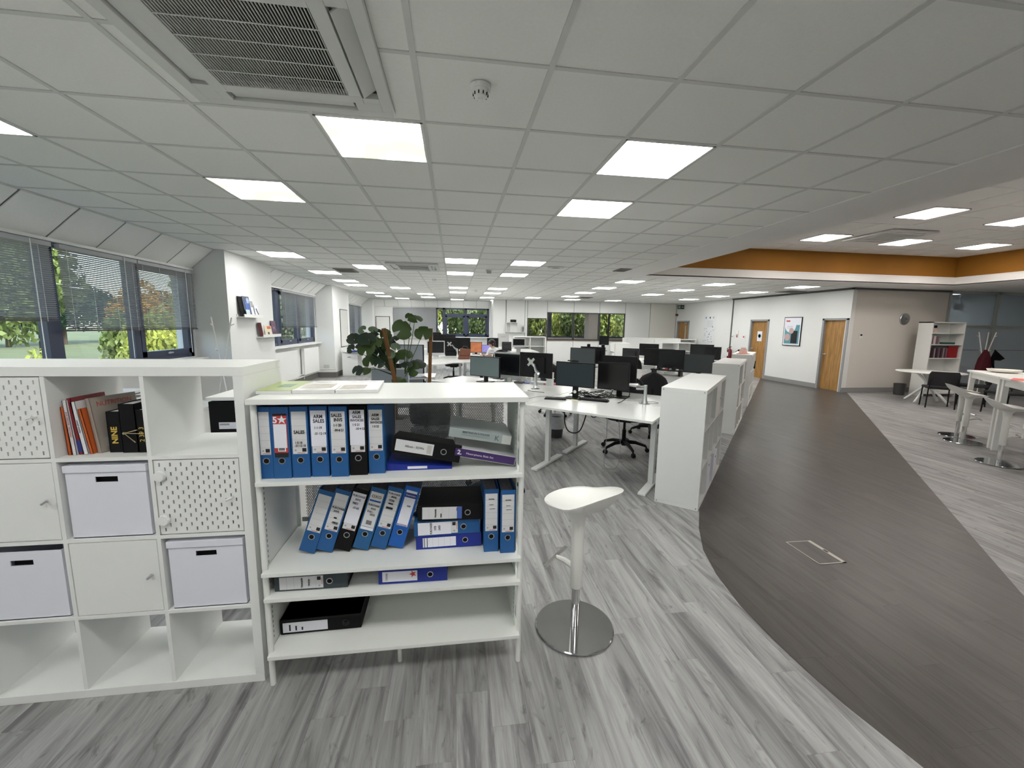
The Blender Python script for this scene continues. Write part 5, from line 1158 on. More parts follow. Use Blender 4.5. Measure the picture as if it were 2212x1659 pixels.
t = thing('tent_card', 'pink triangular card standing on the third path shelf', 'card', (6.36, 8.42, 1.117), R(20)); MB().prism([(-.10, 0), (.10, 0), (0, .14)], -.05, .05).build('card', mat('card_pink', (.72, .45, .40), .7), t, rot=(pi/2, 0, 0)); MB().box((-.13, -.07, 0), (.13, .07, .012)).build('card_base', mat('card_red', (.55, .12, .08), .7), t)
t = thing('headset', 'black looped headset hanging at the end of the third path shelf', 'headset', in_unit(p3, cp3, 2, 2, .06, -.02), AZ); MB().tube([(0, 0, .05), (0, -.01, .14), (.06, -.01, .19), (.12, -.01, .14), (.12, 0, .05)], .010).build('band', black, t, smooth=True); MB().cyl((0, -.02, .05), (0, .01, .05), .03).cyl((.12, -.02, .05), (.12, .01, .05), .03).build('ear_pads', black, t)
# things behind the cube shelf by the nearest window
t = thing('desk', 'white desk under the nearest window behind the cube shelf', 'desk', (-3.3, 4.6, 0), 0); MB().box((-.55, -.4, .755), (.75, .4, .78)).build('desk_top', deskm, t); 
for x in (-.5, .68): MB().box((x, -.35, 0), (x+.05, .35, .755)).build('leg', white, t)
t = thing('black_carton', 'black carton with a printed white label seen through the open top right cube', 'carton', (-1.62, 2.95, .70)); MB().box((0, 0, 0), (.30, .35, .43)).build('carton_body', blackm, t); q = MB().box((.055, -.0015, .245), (.17, 0, .29)).build('label', labelw, t); MB().box((.06, -.002, .27), (.12, -.0015, .283)).build('label_print', greyink, q); MB().box((-.01, -.01, .44), (.32, .36, .462)).build('carton_lid', white, t)
t = thing('side_cabinet', 'low white cabinet behind the cube shelf carrying the black carton', 'cabinet', (-1.75, 2.80, 0)); MB().box((0, 0, 0), (.6, .6, .695)).build('body', white, t); MB().box((.01, -.018, .02), (.59, 0, .68)).build('door', white, t)
t = thing('holdall', 'dark grey fabric bag on the floor behind the cube shelf', 'bag', (-.98, 2.62, 0)); MB().lathe([(.05, 0), (.19, .02), (.21, .10), (.16, .20), (.05, .24)], n=24).build('bag_body', mat('bag_grey', (.06, .06, .065), .9, var=.5, vs=20), t, smooth=True)
t = thing('letter_tray', 'black wire letter tray stack near the nearest window', 'tray', (-3.35, 4.7, .78)); 
for z in (0, .07, .14): MB().box((-.16, -.12, z), (.16, .12, z+.006)).build('tray_level', black, t); MB().box((-.15, -.11, z+.007), (.15, .11, z+.03)).build('papers', paper, t)
def coat_stand(label, x, y, h=1.72, m=white):
    t = thing('coat_stand', label, 'coat stand', (x, y, 0))
    for k in range(3):
        a = 2*pi*k/3+.5; c, s_ = cos(a), sin(a)
        MB().tube([(-.17*c*1.1, -.17*s_*1.1, 0), (0.012*c, .012*s_, h*.56), (.17*c, .17*s_, h)], .011).build('pole', m, t, smooth=True)
        for q, zz in ((.85, h*.93), (.35, h*.71)): MB().tube([(.17*c*q*.99, .17*s_*q*.99, zz), (.17*c*q+.055*c, .17*s_*q+.055*s_, zz+.025)], .007).build('peg', m, t, smooth=True)
    return t
coat_stand('slender white coat stand by the grey wall return, above the cube shelf', -3.50, 6.8)
# ledges on the first pier
def ledge(label, y0, y1, z):
    t = thing('wall_ledge', label, 'shelf', (-3.63, (y0+y1)/2, z)); L = (y1-y0)/2
    MB().box((0, -L, 0), (.13, L, .012)).build('board', white, t); MB().box((.118, -L, .012), (.13, L, .055)).build('lip', white, t); MB().box((0, -L, .012), (.012, L, .05)).build('back_rail', white, t); return t
ledge('upper white display ledge on the pillar', 7.62, 8.32, 1.735); ledge('lower white display ledge at the far corner of the pillar', 8.28, 9.06, 1.375)
def leaflet(label, y, z, w, h, m, off=.05, dy=0, lean=8, deco=None, cat='booklet'):
    t = thing('booklet', label, cat, (-3.63+off, y, z), 0); t.rotation_euler = (0, R(-lean), 0)
    MB().box((0, -w/2, 0), (.006, w/2, h)).build('cover', m, t)
    if deco: deco(t)
bl = mat('print_blue', (.03, .10, .42), .4, var=.8, vs=14); pl = mat('print_plum', (.07, .012, .05), .4)
leaflet('black folder at the left end of the upper ledge', 7.72, 1.75, .14, .34, blackm, .06)
leaflet('booklet with a blue jacketed figure on the upper ledge', 7.90, 1.75, .24, .35, mat('print_navy', (.02, .04, .10), .4), .07, deco=lambda t: (MB().lathe([(.05, 0), (.05, .002)], n=16).build('print_head', mat('print_pale', (.35, .45, .65), .5), t, loc=(.0065, .05, .28), rot=(0, pi/2, 0)), MB().box((.006, -.06, .10), (.0075, .09, .25)).build('print_jacket', bl, t)))
leaflet('small pale blue card in front on the upper ledge', 7.84, 1.75, .13, .12, mat('print_ice', (.50, .62, .68), .5), .095)
leaflet('white leaflet with a grey picture on the upper ledge', 8.10, 1.75, .13, .30, labelw, .06, deco=lambda t: MB().box((.006, -.045, .17), (.0075, .045, .28)).build('print_block', greyink, t))
leaflet('white leaflet with a curved black print, right end of the upper ledge', 8.19, 1.75, .13, .22, labelw, .09, deco=lambda t: MB().tube([(.007, -.03, .15), (.007, .0, .09), (.007, .03, .04)], .008).build('print_curve', ink, t))
leaflet('burgundy booklet at the left of the lower ledge', 8.36, 1.39, .14, .26, redfab, .06); leaflet('cream tapered leaflet on the lower ledge', 8.50, 1.39, .11, .21, mat('print_cream', (.70, .62, .48), .6), .095)
leaflet('orange topped white box card on the lower ledge', 8.72, 1.39, .22, .20, mat('print_cream', (.70, .62, .48), .6), .06, deco=lambda t: (MB().box((.006, -.11, .14), (.0075, .08, .19)).build('print_orange', mat('print_orange', (.62, .12, .03), .5), t), MB().box((.006, -.10, .02), (.0075, -.02, .08)).build('print_dark', ink, t)))
leaflet('plum booklet with a large pale M at the right end of the lower ledge', 8.98, 1.39, .22, .30, pl, .05, deco=lambda t: text('M', .13, t, (.0075, 0, .14), (pi/2, 0, pi/2), mat('print_mauve', (.35, .22, .38), .5), sx=1.0))
# ================================================================ RADIATORS, WHITEBOARDS
def radiator(label, y0, y1):
    t = thing('radiator', label, 'radiator', (XW+.03, (y0+y1)/2, .24)); L = (y1-y0)/2
    MB().box((.06, -L, 0), (.085, L, .72)).build('front_panel', white, t, bevel=.006); MB().box((.0, -L, 0), (.02, L, .72)).build('rear_panel', white, t, bevel=.004)
    MB().box((.02, -L+.01, .70), (.06, L-.01, .722)).build('top_grille', white, t); MB().box((.015, -L-.003, .02), (.062, -L, .70)).box((.015, L, .02), (.062, L+.003, .70)).build('side_cover', white, t)
    b = MB(); b.tube([(.04, -L+.03, 0), (.04, -L+.03, -.12)], .009).tube([(.04, L-.03, 0), (.04, L-.03, -.04), (.01, L-.03, -.06)], .009); b.build('valve_pipe', white, t, smooth=True)
radiator('white panel radiator under the second window, nearer one', 9.6, 11.4); radiator('white panel radiator under the second window, farther one', 11.9, 13.1)
tag(MB().box((-3.97, 13.29, .29), (-3.80, 13.30, .40)).build('wall_socket', mat('socket_grey', (.55, .56, .56), .5)), 'grey double wall socket beside the farther radiator', 'socket')
def whiteboard(label, loc, rz, w, h):
    t = thing('whiteboard', label, 'whiteboard', loc, rz); MB().box((0, 0, 0), (w, .012, h)).build('board', mat('board_white', (.72, .73, .70), .25), t); b = MB()
    for a, c in (((-.01, -.01), (w+.01, .012)), ((-.01, h-.012), (w+.01, h+.01)), ((-.01, 0), (.012, h)), ((w-.012, 0), (w+.01, h))): b.box((a[0], -.008, a[1]), (c[0], .012, c[1]))
    b.build('black_frame', blackm, t)
whiteboard('black framed whiteboard on the side of the second pillar', (-3.628, 14.95, .90), -pi/2, .90, 1.2)
whiteboard('black framed whiteboard on the far wall left of the roller blind', (-3.60, BY-.02, .75), 0, .62, 1.25)
# left far pedestal desk and tray tower
curved_desk('white desk with rounded end beside the second pillar', -3.05, 13.95, 0, [(-.5, .5), (-.5, -.25), (-.3, -.4), (.5, -.62), (1.3, -.75), (1.5, .5)], [(1.3, -.6)])
t = thing('pedestal', 'white pedestal cabinet under the rounded desk by the second pillar', 'cabinet', (-3.50, 13.6, 0)); MB().box((0, 0, .0), (.48, .55, .73)).build('body', white, t); MB().box((.01, -.018, .02), (.47, -.001, .72)).build('door', white, t); MB().box((.17, -.024, .60), (.27, -.018, .615)).build('door_handle', blackm, t)
t = thing('tray_tower', 'dark green tray tower holding papers on the rounded desk', 'tray', (-3.2, 13.85, DZ), .2)
for k in range(4): MB().box((-.16, -.13, .02+k*.09), (.18, .14, .03+k*.09)).build('tray_level', mat('tray_green', (.03, .07, .055), .4), t); MB().box((-.13, -.12, .032+k*.09), (.15, .12, .055+k*.09)).build('papers', paper, t)
tag(MB().box((-.2, -.12, 0), (.2, .12, .03)).build('folder', blue3, loc=(-3.0, 13.55, DZ), rot=(0, 0, .3)), 'blue folder lying in front of the green tray tower', 'folder')
# screens near the plant
t = thing('desk_screen', 'grey fabric divider screen with a black edge right of the plant', 'divider', (-.985, 7.6, .60)); MB().box((0, 0, 0), (.42, .03, .69)).build('panel', mat('screen_fabric', (.36, .39, .43), .85), t); MB().box((.42, -.005, -.6), (.44, .035, .70)).build('edge_post', blackm, t); MB().box((0, -.003, .69), (.44, .033, .70)).build('top_edge', blackm, t)
t = thing('desk_screen', 'low grey panel in a white frame at the foot of the plant', 'divider', (-1.344, 6.9, .30), R(-6)); MB().box((.012, .004, 0), (.60, .016, .635)).build('panel', mat('screen_fabric', (.36, .39, .43), .85), t); MB().box((0, 0, -.30), (.012, .02, .65)).box((0, 0, .635), (.61, .02, .65)).box((.60, 0, -.30), (.612, .02, .65)).build('white_frame', white, t)
curved_desk('white desk behind the low grey panel with an open blue folder', -.95, 7.35, 0, [(-.3, .3), (-.3, -.25), (.2, -.4), (.62, -.3), (.62, .3)], [(.5, -.2), (-.2, .1)])
t = thing('folder', 'open blue folder propped like a tent on the desk by the plant', 'folder', (-.62, 7.05, DZ), .3); MB().add([(-.14, -.09, 0), (0, -.09, .07), (.16, -.09, 0), (-.14, .09, 0), (0, .09, .07), (.16, .09, 0)], [(0, 1, 4, 3), (1, 2, 5, 4)]).build('cover', blue3, t)

# ================================================================ PLANTS
def leafmesh(seed, m, lobes=True):
    r = random.Random(seed); n = 26; pts = []
    for i in range(n+1):
        u = i/n; a = 2*pi*u - pi/2; rr_ = .5*(1-.18*sin(a))*(1+.12*cos(2*a)); 
        if lobes and i in (9, 17): rr_ *= .80
        if i in (0, n): rr_ = .16
        pts.append((rr_*cos(a)*.95, -rr_*sin(a)))
    pts = pts[:-1]; b = MB(); vs = [(0, -.04, .0)]
    for k, f in ((1, .5), (2, 1.0)):
        for x, y in pts: x2, y2 = x*f, (y+.04)*f-.04; vs.append((x2, y2, -.22*x2*x2*1.4-.30*max(0, -y2)**1.6+.05*abs(x2)))
    N = len(pts); fs = [(0, 1+i, 1+(i+1) % N) for i in range(N)] + [(1+i, 1+N+i, 1+N+(i+1) % N, 1+(i+1) % N) for i in range(N)]
    return b.add(vs, fs).mesh('leaf', m, True, 180)
mp = thing('monstera_plant', 'tall monstera with split leaves and coir moss poles behind the steel shelf', 'plant', (-.78, 6.02, 0))
ox, oy = -.78, 6.02
MB().lathe([(.13, 0), (.18, .32), (.185, .33), (.17, .33), (.165, .29)], n=32).build('pot', mat('pot_white', (.55, .55, .54), .5), mp, smooth=True); MB().cyl((0, 0, .27), (0, 0, .295), .166, n=24).build('soil', soil, mp)
MB().tube([(-.12+.06, .02, .28), (-.06, -.07, .92), (-.12, -.07, 1.22), (-.188, -.07, 1.60)], [.030, .030, .029, .030], 12).build('moss_pole', mossm, mp, smooth=True)
MB().tube([(.30, .06, .28), (.417, .08, .85), (.448, .08, 1.606)], [.026]*3, 12).build('moss_pole', mossm, mp, smooth=True)
LV = [(-.538, 5.906, 1.749, .182, 20, 0), (-.60, 5.92, 1.765, .12, -50, 0), (-.437, 6.016, 1.56, .213, 0, 0), (-.705, 5.953, 1.599, .251, -55, 0), (-.716, 6.037, 1.251, .215, 10, 0), (-1.023, 6.045, 1.404, .251, 0, 0), (-1.184, 5.844, 1.479, .228, 30, 1), (-1.185, 5.825, 1.331, .20, 0, 0), (-1.202, 6.121, 1.164, .207, 20, 0), (-1.247, 5.913, 1.021, .18, 10, 0), (-1.318, 5.904, 1.036, .152, -20, 1), (-.52, 6.178, 1.103, .192, -20, 1), (-.78, 5.989, .876, .18, 0, 0), (-.61, 6.121, 1.013, .182, 80, 0), (-1.117, 5.991, 1.593, .114, 10, 2), (-1.408, 6.05, 1.463, .162, 40, 1), (-.802, 5.874, 1.365, .114, 0, 2), (-1.095, 6.049, 1.551, .139, 60, 1), (-1.301, 6.132, 1.582, .114, 70, 2), (-1.437, 6.008, 1.319, .122, 60, 1), (-1.068, 6.087, 1.282, .17, 0, 1), (-.954, 6.062, 1.524, .16, -30, 0), (-1.075, 5.843, 1.405, .16, 30, 0), (-.914, 6.093, 1.124, .16, 10, 1), (-.676, 6.033, 1.101, .145, 0, 1), (-.95, 6.15, 1.36, .2, 40, 1), (-1.12, 6.12, 1.42, .19, -30, 1), (-.98, 6.1, 1.22, .18, 20, 0), (-1.3, 6.0, 1.40, .16, -60, 1), (-.86, 6.15, 1.46, .15, 30, 1), (-1.05, 6.0, 1.13, .15, -20, 1), (-.88, 5.95, 1.26, .13, -45, 2)]
lms = [leafmesh(1, leafA), leafmesh(2, leafB), leafmesh(3, leafC, False)]
rl = random.Random(9)
for x, y, z, s, tw, k in LV:
    o = link('leaf', lms[k], mp, loc=(x-ox, y-oy, z)); o.rotation_euler = (R(62+rl.uniform(-22, 22)), R(rl.uniform(-15, 15)), R(tw*.5+rl.uniform(-25, 25))); o.rotation_mode = 'XYZ'
    o.rotation_euler = (Matrix.Rotation(R(rl.uniform(-30, 30)), 3, 'Z') @ Matrix.Rotation(R(58+rl.uniform(-20, 24)), 3, 'X') @ Matrix.Rotation(R(180+tw), 3, 'Z')).to_euler(); o.scale = (s*1.12,)*3
    bx_, by_, bz_2 = (-.08, 0, .5) if x < -.8 else (.12, .05, .5)
    zz = min(z-.1, .95) if z > 1.0 else .5
    MB().tube([(bx_*.6, by_, zz), ((x-ox)*.6+bx_*.3, (y-oy)*.5+.03, (z+zz)/2+.06), (x-ox, y-oy+.01, z)], [.006, .005, .0035], 6).build('leaf_stalk', leafA if k != 1 else leafB, mp, smooth=True)
# strappy plant behind, in a dark pot on a small desk
sp = thing('peace_lily', 'dark strappy plant in a black pot behind the monstera', 'plant', (-1.02, 7.25, DZ)); MB().lathe([(.10, 0), (.13, .20), (.12, .20), (.11, .17)], n=24).build('pot', black, sp, smooth=True)
for i in range(26):
    a = i*2.4; L_ = rl.uniform(.28, .46); w = .018; d = (cos(a), sin(a)); pr_ = (-d[1], d[0]); vs = []; fs = []
    for k in range(6):
        u = k/5; r_ = L_*u*.75; z = .17+L_*(u*1.25-.85*u*u*rl.uniform(.8, 1.1)); ww_ = w*sin(pi*min(1, .15+u*.85))+.002; vs += [(d[0]*r_-pr_[0]*ww_, d[1]*r_-pr_[1]*ww_, z), (d[0]*r_+pr_[0]*ww_, d[1]*r_+pr_[1]*ww_, z)]
    for k in range(5): fs.append((2*k, 2*k+1, 2*k+3, 2*k+2))
    MB().add(vs, fs).build('leaf', leafB, sp, smooth=True)

# ================================================================ PERSON
def skin_body(name, verts, edges, radii, m, parent, sub=2):
    me = bpy.data.meshes.new(name); me.from_pydata(verts, edges, []); me.materials.append(m); o = bpy.data.objects.new(name, me); COL.objects.link(o)
    md = o.modifiers.new('skin', 'SKIN'); sv = me.skin_vertices[0].data
    for i, r in enumerate(radii): sv[i].radius = (r, r) if not isinstance(r, tuple) else r
    sv[0].use_root = True; ss = o.modifiers.new('sub', 'SUBSURF'); ss.levels = sub; ss.render_levels = sub
    dg = bpy.context.evaluated_depsgraph_get(); m2 = bpy.data.meshes.new_from_object(o.evaluated_get(dg)); bpy.data.objects.remove(o); m2.name = name
    m2.shade_smooth(); return link(name, m2, parent)
skinm = mat('skin', (.52, .30, .22), .5); hairm = mat('hair_dark', (.018, .012, .012), .5, var=.4, vs=60); topm = mat('top_white', (.78, .78, .77), .8)
pe = thing('person', 'person with dark tied hair in a white striped top working at a desk', 'person', (1.16, 11.95, 0), R(35))
# local: faces -x turned; pelvis first
V = [(0, 0, .56), (0, 0, .72), (-.02, 0, .90), (-.06, 0, 1.02), (-.10, 0, 1.06), (-.14, 0, 1.13), (-.15, 0, 1.19),
     (-.05, .17, .97), (-.12, .21, .78), (-.30, .14, .82), (-.38, .10, .82), (-.05, -.17, .97), (-.12, -.21, .78), (-.30, -.14, .82), (-.38, -.10, .82),
     (-.05, .09, .53), (-.42, .11, .53), (-.40, .11, .10), (-.05, -.09, .53), (-.42, -.11, .53), (-.40, -.11, .10), (-.50, .11, .05), (-.50, -.11, .05)]
E_ = [(0,1),(1,2),(2,3),(3,4),(4,5),(5,6),(2,7),(7,8),(8,9),(9,10),(2,11),(11,12),(12,13),(13,14),(0,15),(15,16),(16,17),(0,18),(18,19),(19,20),(17,21),(20,22)]
RD = [.14, .12, (.12, .15), .06, .05, .088, .075, .065, .05, .036, .022, .065, .05, .036, .022, .085, .065, .045, .085, .065, .045, .03, .03]
bd_ = skin_body('body', V, E_, RD, topm, pe)
bd_.data.materials.clear(); bd_.data.materials.append(topm); bd_.data.materials.append(skinm); bd_.data.materials.append(mat('trousers', (.03, .03, .05), .9))
for p_ in bd_.data.polygons:
    c = p_.center; p_.material_index = 1 if (c.z > 1.045 or c.x < -.27 and .74 < c.z < .9) else (2 if c.z < .64 else 0)
MB().lathe([(.02, -.10), (.080, -.07), (.102, -.01), (.098, .05), (.06, .095), (.015, .11)], n=24).build('hair', hairm, pe, smooth=True, loc=(-.115, 0, 1.165), rot=(0, R(-14), 0))
MB().lathe([(.01, -.04), (.032, -.02), (.036, .01), (.01, .04)], n=16).build('hair_bun', hairm, pe, smooth=True, loc=(-.01, 0, 1.12))
f = MB(); f.lathe([(.004, -.016), (.012, -.008), (.006, .012)], (-.232, 0, 1.145), 10); f.build('nose', skinm, pe, smooth=True)
f = MB()
for s_ in (-1, 1): f.lathe([(.002, -.006), (.007, 0), (.002, .006)], (-.222, .03*s_, 1.165), 8)
f.build('eyes', ink, pe); MB().box((-.229, -.022, 1.108), (-.224, .022, 1.114)).build('mouth', mat('lips', (.35, .10, .09), .5), pe)
f = MB()
for s_ in (-1, 1): f.lathe([(.004, -.02), (.014, -.008), (.014, .012), (.004, .02)], (-.14, .088*s_, 1.145), 10)
f.build('ears', skinm, pe, smooth=True)
for z in (.86, .94, .78): MB().tube([(.118*cos(a)-.01, .158*sin(a), z) for a in [k*pi/8 for k in range(17)]], .006, 6).build('stripe', ink, pe)
for s_ in (-1, 1):
    b = MB()
    for k in range(4): b.tube([(-.385, .10*s_+(-.022+.015*k), .822), (-.42, .10*s_+(-.024+.016*k), .825), (-.45-.004*(k % 3), .10*s_+(-.024+.016*k), .805)], [.008, .0075, .006], 6)
    b.tube([(-.37, (.10-.025)*s_, .82), (-.395, (.10-.045)*s_, .812), (-.42, (.10-.048)*s_, .80)], [.009, .008, .006], 6); b.build('fingers', skinm, pe, smooth=True)

# ================================================================ FAR CABINETS, WALL SHELF, WALL ITEMS
def low_cab(label, x0, x1, y, h, n, open_=False, rz=0):
    t = thing('low_cabinet', label, 'cabinet', (x0, y, 0), rz); w = x1-x0
    MB().box((0, 0, h-.03), (w, .42, h)).build('top', white, t); MB().box((0, 0, 0), (w, .42, .05)).build('plinth', white, t); MB().box((0, .41, .05), (w, .42, h-.03)).build('back_panel', mat('cab_grey', (.55, .56, .55), .6), t)
    for k in range(n+1): xx = min(w-.025, w*k/n); MB().box((xx, 0, .05), (xx+.025, .41, h-.03)).build('side_panel', white, t)
    for z in (h*.36, h*.68): MB().box((0, .005, z), (w, .40, z+.02)).build('shelf', white, t)
    if not open_:
        for k in range(n): d = MB().box((w*k/n+.027, -.018, .06), (w*(k+1)/n-.003, -.001, h-.035)).build('door', white, t); MB().box((w*(k+.5)/n, -.024, h*.8), (w*(k+.5)/n+.06, -.018, h*.8+.008)).build('door_handle', greym, d)
    return t
low_cab('white low cabinet with plain doors before the cream panels', 7.05, 9.45, 16.4, 1.235, 2)
low_cab('white open shelving under the far oak door, right of the plain cabinet', 9.55, 10.3, 16.6, 1.20, 1, True)
low_cab('white open shelving running in front of the far oak door', 8.0, 9.35, 15.2, 1.10, 2, True)
low_cab('white glazed low cabinet at the left end of the partition', 2.35, 3.62, 16.3, 1.245, 2, True)
curved_desk('small white desk before the meeting room glass', 5.35, 15.0, 0, [(-.5, .4), (-.5, -.35), (.35, -.35), (.35, .4)], [(-.4, -.25), (.25, .3)])
low_cab('white cabinet standing free before the meeting room glass', 5.75, 6.35, 14.4, 1.10, 1)
t = thing('wall_shelf', 'white wall shelf with cubbies and a black camera on top', 'shelf', (2.28, PY-.2, 1.38))
for z in (0, .42): MB().box((0, 0, z), (.90 if z == 0 else .52, .19, z+.015)).build('board', white, t)
for x in (0, .18, .50): MB().box((x, 0, .015), (x+.012, .19, .42)).build('upright', white, t)
t = thing('camera', 'black camera on top of the wall shelf', 'camera', (2.60, PY-.12, 1.815)); MB().box((-.13, -.04, 0), (.13, .05, .12)).build('body', black, t, bevel=.01); MB().cyl((.03, -.04, .06), (.03, -.10, .06), .045).build('lens', black, t, smooth=True)
for x, lb in ((2.98, 'black and white bottle standing on the wall shelf, left one'), (3.05, 'dark bottle standing on the wall shelf, right one')): tag(MB().lathe([(.02, 0), (.022, .2), (.008, .26), (.008, .30)], n=12).build('bottle', black if x > 3 else greym, smooth=True, loc=(x, PY-.1, 1.396)), lb, 'bottle')
# right wall items
def wall_item(nm, label, cat, y, z, w, h, m, d=.02, x=XR):
    t = thing(nm, label, cat, (x, y, z), 0); MB().box((-d, -w/2, -h/2), (0, w/2, h/2)).build('body', m, t, bevel=.002); return t
po = thing('framed_poster', 'framed poster with coffee cups on teal between the two nearer oak doors', 'poster', (XR, 11.63, 1.615)); MB().box((-.022, -.34, -.44), (-.002, .34, .44)).build('frame', blackm, po); MB().box((-.024, -.32, -.42), (-.022, .32, .42)).build('mount', labelw, po)
MB().box((-.0255, -.28, -.38), (-.024, .28, .20)).build('teal_ground', mat('poster_teal', (.11, .31, .37), .5), po); MB().lathe([(.21, 0), (.21, .001)], n=36).build('speech_circle', labelw, po, loc=(-.0262, .07, .18), rot=(0, -pi/2, 0)); MB().box((-.0275, .10, .30), (-.026, .25, .34)).build('red_tab', redp, po)
MB().box((-.0268, -.22, -.36), (-.0256, .02, .02)).build('dark_machine', ink, po)
for y, z, r in ((.02, .02, .09), (.16, -.18, .11)): MB().lathe([(r, 0), (r, .001), (r*.7, .0012)], n=28).build('cup', mat('cup_pink', (.50, .36, .34), .5), po, loc=(-.0276, y, z), rot=(0, -pi/2, 0))
for k in range(3): MB().box((-.0285, -.02, .16-.035*k), (-.0272, .20, .168-.035*k)).build('text_line', greyink, po)
pf = thing('tall_poster', 'tall pale poster with small blue drawings on the right wall near the far door', 'poster', (XR, 15.9, 1.64)); MB().box((-.004, -.42, -.57), (-.001, .42, .57)).build('sheet', mat('poster_pale', (.74, .76, .78), .6), pf)
rp = random.Random(8); bluei = mat('drawing_blue', (.12, .18, .42), .5)
for k in range(26): y, z = rp.uniform(-.36, .36), rp.uniform(-.53, .12); MB().lathe([(.022, 0), (.022, .001), (.015, .0012)], n=8).build('drawing', rp.choice([bluei, greyink, greyink]), pf, loc=(-.0045, y, z), rot=(0, -pi/2, 0))
for y in (.28, 0, -.22): MB().lathe([(.045, 0), (.045, .001)], n=5).build('emblem', (bluei, ink, greyink)[[.28, 0, -.22].index(y)], pf, loc=(-.0045, y, .47), rot=(0, -pi/2, 0))
for k in range(6): MB().box((-.0055, -.20, .33-.045*k), (-.0042, .2, .338-.045*k)).build('text_line', greyink, pf)
wall_item('thermostat', 'small control unit with a dark display above the three switches', 'control', 14.17, 1.545, .14, .14, white); wall_item('alarm_point', 'tiny red trimmed call point under the control unit', 'alarm', 14.17, 1.44, .08, .05, mat('pinkish', (.65, .35, .33), .5))
for y, lb in ((14.42, 'leftmost of the three small wall switches'), (14.14, 'middle of the three small wall switches'), (13.78, 'wall switch nearest the oak door with the notice')): t = wall_item('light_switch', lb, 'switch', y, 1.385, .12, .12, white); MB().box((-.024, -.02, -.025), (-.02, .04, .03)).build('rocker', redp if y < 14.3 else greyink, t)
t = thing('thermostat', 'small thermostat with a dark display on the warm wall near the corner', 'control', (10.78, 9.78, 1.535)); MB().box((-.05, -.02, -.055), (.05, 0, .055)).build('body', white, t); MB().box((-.025, -.024, -.005), (.035, -.02, .045)).build('display', ink, t)
ck = thing('wall_clock', 'round silver wall clock on the warm wall', 'clock', (12.06, 9.78, 2.0), rot=(pi/2, 0, 0)); MB().lathe([(.155, 0), (.155, .03), (.145, .04), (.13, .032)], n=48).build('rim', silver, ck, smooth=True); MB().cyl((0, 0, .01), (0, 0, .030), .132, n=48).build('dial', mat('dial_grey', (.48, .47, .45), .5), ck)
b = MB(); b.M = Matrix.Rotation(R(-55), 4, 'Z'); b.box((-.004, -.01, .0315), (.004, .075, .033)); b.M = Matrix.Rotation(R(-100), 4, 'Z'); b.box((-.003, -.015, .0335), (.003, .105, .035)); b.build('hands', ink, ck)
b = MB()
for k in range(12): b.M = Matrix.Rotation(k*pi/6, 4, 'Z'); b.box((-.003, .108, .030), (.003, .124, .032))
b.build('hour_marks', ink, ck)
for y, h, lb in ((14.45, .55, 'red fire extinguisher, left one by the dark trunking'), (13.95, .50, 'red fire extinguisher, middle one partly behind the path shelf'), (13.62, .52, 'red fire extinguisher, right one behind the pink card')):
    zb = .47 if y > 14.3 else .43
    t = thing('fire_extinguisher', lb, 'fire extinguisher', (XR-.16, y-.15, zb-.0)); MB().lathe([(.075, 0), (.08, .02), (.08, h*.72), (.05, h*.82), (.022, h*.86), (.022, h*.92)], n=24).build('cylinder', mat('extinguisher_red', (.13, .006, .010), .35), t, smooth=True)
    MB().box((-.03, -.01, h*.92), (.05, .01, h*.96)).box((-.02, -.01, h*.98), (.07, .01, h)).box((-.02, -.01, h*.92), (0, .01, h)).build('lever', black, t); MB().tube([(0, .02, h*.93), (-.03, .10, h*.85), (-.02, .10, h*.3)], .011).build('hose', black, t, smooth=True); MB().box((-.082, -.04, h*.35), (-.078, .04, h*.6)).build('label', labelw, t)
    MB().box((0.02, -.05, h*.3), (.158, .05, h*.36)).build('bracket', greym, t)
t = thing('exit_sign', 'dark green running man exit sign hanging in the far right corner', 'sign', (XR-.16, 17.95, 2.62)); MB().box((-.15, -.012, -.09), (.17, .012, .09)).build('panel', mat('sign_green', (.01, .035, .028), .4), t); MB().box((-.13, -.0135, -.06), (-.02, -.012, .06)).build('door_symbol', mat('sign_pale', (.25, .32, .29), .5), t); MB().prism([(.02, 0), (.09, .05), (.09, .02), (.14, .02), (.14, -.02), (.09, -.02), (.09, -.05)], 0, .0015).build('arrow_symbol', mat('sign_pale', (.25, .32, .29), .5), t, rot=(pi/2, 0, 0), loc=(0, -.012, 0)); MB().box((-.005, -.005, .09), (.005, .005, .166)).build('hanger', greym, t)
t = thing('exit_sign', 'dark green exit sign seen through the upper glass on the right', 'sign', (14.9, 10.6, 2.42)); MB().box((-.16, -.012, -.09), (.16, .012, .09)).build('panel', mat('sign_green', (.01, .035, .028), .4), t); MB().box((-.10, -.0135, -.05), (.10, -.012, .05)).build('symbol', mat('sign_pale', (.25, .32, .29), .5), t); MB().box((-.005, -.005, .09), (.005, .005, .366)).build('hanger', greym, t)
t = thing('alarm_bell', 'small dark red alarm sounder in the far corner by the cream panels', 'alarm', (XR-.04, 18.45, 2.28)); MB().cyl((-.05, 0, 0), (.04, 0, 0), .05, n=20).build('body', mat('extinguisher_red', (.13, .006, .010), .35), t)

